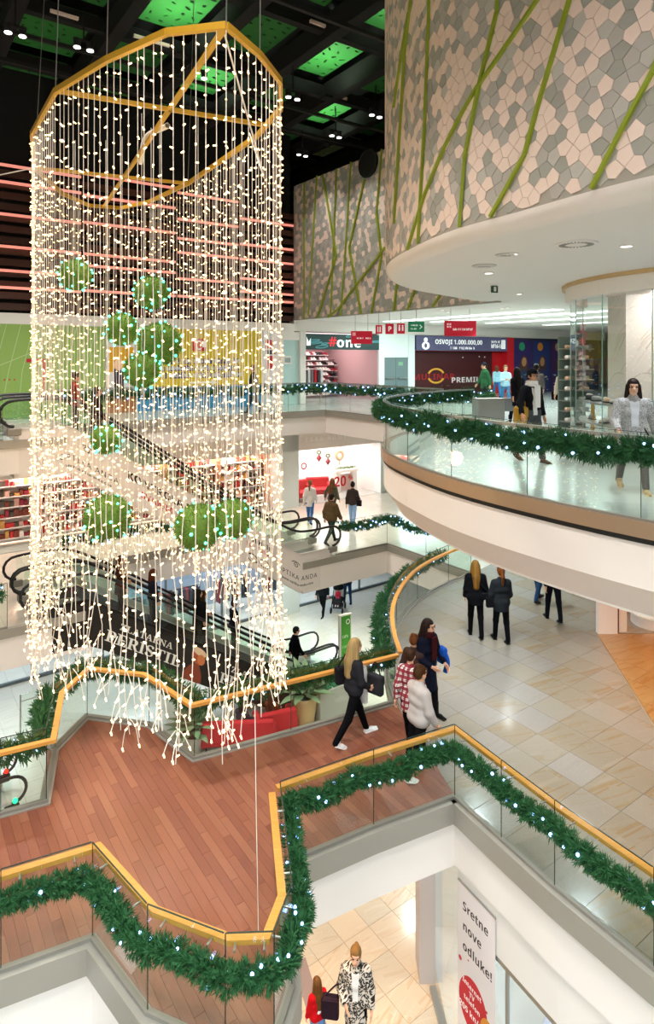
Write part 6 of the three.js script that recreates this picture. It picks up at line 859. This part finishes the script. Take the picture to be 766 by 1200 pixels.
// --- upper floor
{ const p = person('woman in mottled grey cardigan and grey leggings on the upper balcony', { at: fl(741, 575, YT), y: YT, face: -12, h: 1.68, fine: true, wide: 1.22, head: [-6, 0], legs: [[20, 4], [-18, 12]], arms: [[-14, 22, 10, 0], [18, 16, 40, 10]], topMat: chk(mottle('#b9b5b3', '#77737a', 240, 4)), hem: 0.7, pants: 0x5a5552, shoes: 0xb89c72, sole: 0xd0b890, hair: 'long', hairCol: 0x2c1712, skin: 1, inner: 0xe4e2ea, bulk: 0.03 }); T2(p, 4); bag(p, 'black bag at the hip of the woman in the mottled cardigan', [0.12, 0.74, 0.14], [0.26, 0.2, 0.1], 0x0e0e12, [-0.14, 1.42, 0.06]); }
{ const p = person('person in black brimmed hat and jacket with a white scarf', { at: fl(622, 541, YT), y: YT, face: 20, h: 1.76, fine: true, legs: [[16, 4], [-16, 14]], arms: [[-4, 14, 20, 0], [12, 26, 24, 0]], top: 0x17161a, hem: 0.84, pants: 0x4a4e50, shoes: 0x5a4028, hat: 0x141316, brim: true, hairCol: 0x1c120e, skin: 2, collar: 0xe8e2de, scarfTail: true, inner: 0xe8e4e0, loose: 0.01 }); bag(p, 'mustard shoulder bag of the person in the black hat', [-0.27, 0.86, 0.04], [0.26, 0.4, 0.14], 0xb0842e, [-0.16, 1.42, 0.02]); }
person('man in green jacket and dark cap walking left before the red shop', { at: fl(568, 477, YT), y: YT, face: -80, h: 1.8, legs: [[18, 4], [-20, 14]], top: 0x2c5a3a, hem: 0.76, pants: 0x1a2026, shoes: 0x4a4a4a, hat: 0x20242c, bulk: 0.035 });
person('woman in pale blue jacket and jeans facing the balcony', { at: fl(592, 476, YT), y: YT, face: 0, h: 1.7, top: 0x9cc4d4, pants: 0x3e78a0, shoes: 0x707070, hair: 'short', hairCol: 0x8a6a40, arms: [[20, 6, 80, 30], [20, 6, 80, 30]] });
person('smaller person in light blue top by the red pier', { at: fl(582, 466, YT), y: YT, face: 180, h: 1.6, top: 0x8ab8c8, pants: 0x2e70a8, hair: 'mid', hairCol: 0x7a5030 });
{ const p = person('woman with long black hair in a black coat on the upper floor', { at: fl(606, 497, YT), y: YT, face: 195, h: 1.7, top: 0x18161a, hem: 0.6, pants: 0x1c1a1e, boots: true, hair: 'long', hairCol: 0x14100e }); bag(p, 'grey shopping bag of the black-haired woman', [0.26, 0.6, 0.1], [0.34, 0.4, 0.14], 0x8a8f92, null, 0, 'shopping_bag'); }
person('man with dark hair in grey-brown jacket behind the black hat', { at: fl(628, 488, YT), y: YT, face: 160, h: 1.8, top: 0x6a6260, pants: 0x2a2c30, hair: 'short', hairCol: 0x14100e });
{ const p = person('person in cream sweater and dark trousers by the glazed shop', { at: fl(661, 497, YT), y: YT, face: -30, h: 1.76, top: 0xe2d4c4, pants: 0x2c323a, hair: 'short', hairCol: 0x1c1410, arms: [[20, 8, 50, 20], [10, 10, 20, 0]] }); bag(p, 'black satchel of the person in the cream sweater', [-0.24, 0.84, 0.05], [0.24, 0.26, 0.1], 0x17171a, [0.1, 1.42, 0]); }
person('person in dark jacket before the yellow hoarding', { at: fl(297, 484, YT), y: YT, face: -70, h: 1.74, top: 0x2c3830, pants: 0x24303a, hair: 'short', hairCol: 0xb08050 });
// --- ground floor in front: mother and child
{ const p = person('woman in black and white patterned cardigan with a blonde ponytail', { at: fl(417, 1238, YG), y: YG, face: -8, h: 1.72, fine: true, legs: [[8, 2], [-6, 6]], arms: [[4, 12, 20, 0], [8, 14, 60, 34]], head: [0, -6], topMat: chk(mottle('#d9cfc4', '#17140f', 170, 7)), hem: 0.62, pants: 0x121214, shoes: 0x151515, hair: 'tail', hairCol: 0xb08448, skin: 1, inner: 0xf2f0ee, bulk: 0.035 }); T2(p, 3); bag(p, 'dark plum handbag carried by the woman in the patterned cardigan', [-0.4, 0.84, 0.1], [0.28, 0.34, 0.13], 0x2a1a26, [-0.26, 1.2, 0.08]); }
{ const p = person('small girl in red sweater and jeans with a white patch', { at: fl(372, 1236, YG), y: YG, face: -150, h: 1.18, fine: true, legs: [[8, 2], [-8, 8]], arms: [[10, 8, 10, 0], [34, 20, 20, 0]], top: 0xc8141c, hem: 0.84, pants: 0x6a90c4, shoes: 0x222222, hair: 'long', hairCol: 0x8a5a2a, skin: 1 }); part('patch', new THREE.SphereGeometry(0.05, 14, 10).scale(1, 0.85, 0.25).translate(0.03, 1.12, -0.135), cloth(0xf0ece8), p.root, 'white round patch'); }
// --- seated on the red sofas
person('seated person with long brown hair on the red sofa by the planter', { at: fl(318, 866, YG), y: 0.02, face: 160, h: 1.66, seat: 0.44, legs: [[85, 80], [85, 80]], arms: [[30, 8, 50, 20], [30, 8, 50, 20]], top: 0x6a3a20, hair: 'long', hairCol: 0x5a3018 });
person('seated person with dark hair on the curved red sofa', { at: fl(283, 876, YG), y: 0.02, face: 150, h: 1.66, seat: 0.44, legs: [[85, 80], [85, 80]], arms: [[30, 8, 50, 20], [30, 8, 50, 20]], top: 0x3a3644, hair: 'mid', hairCol: 0x2a1c16 });
renderer.render(scene, camera);
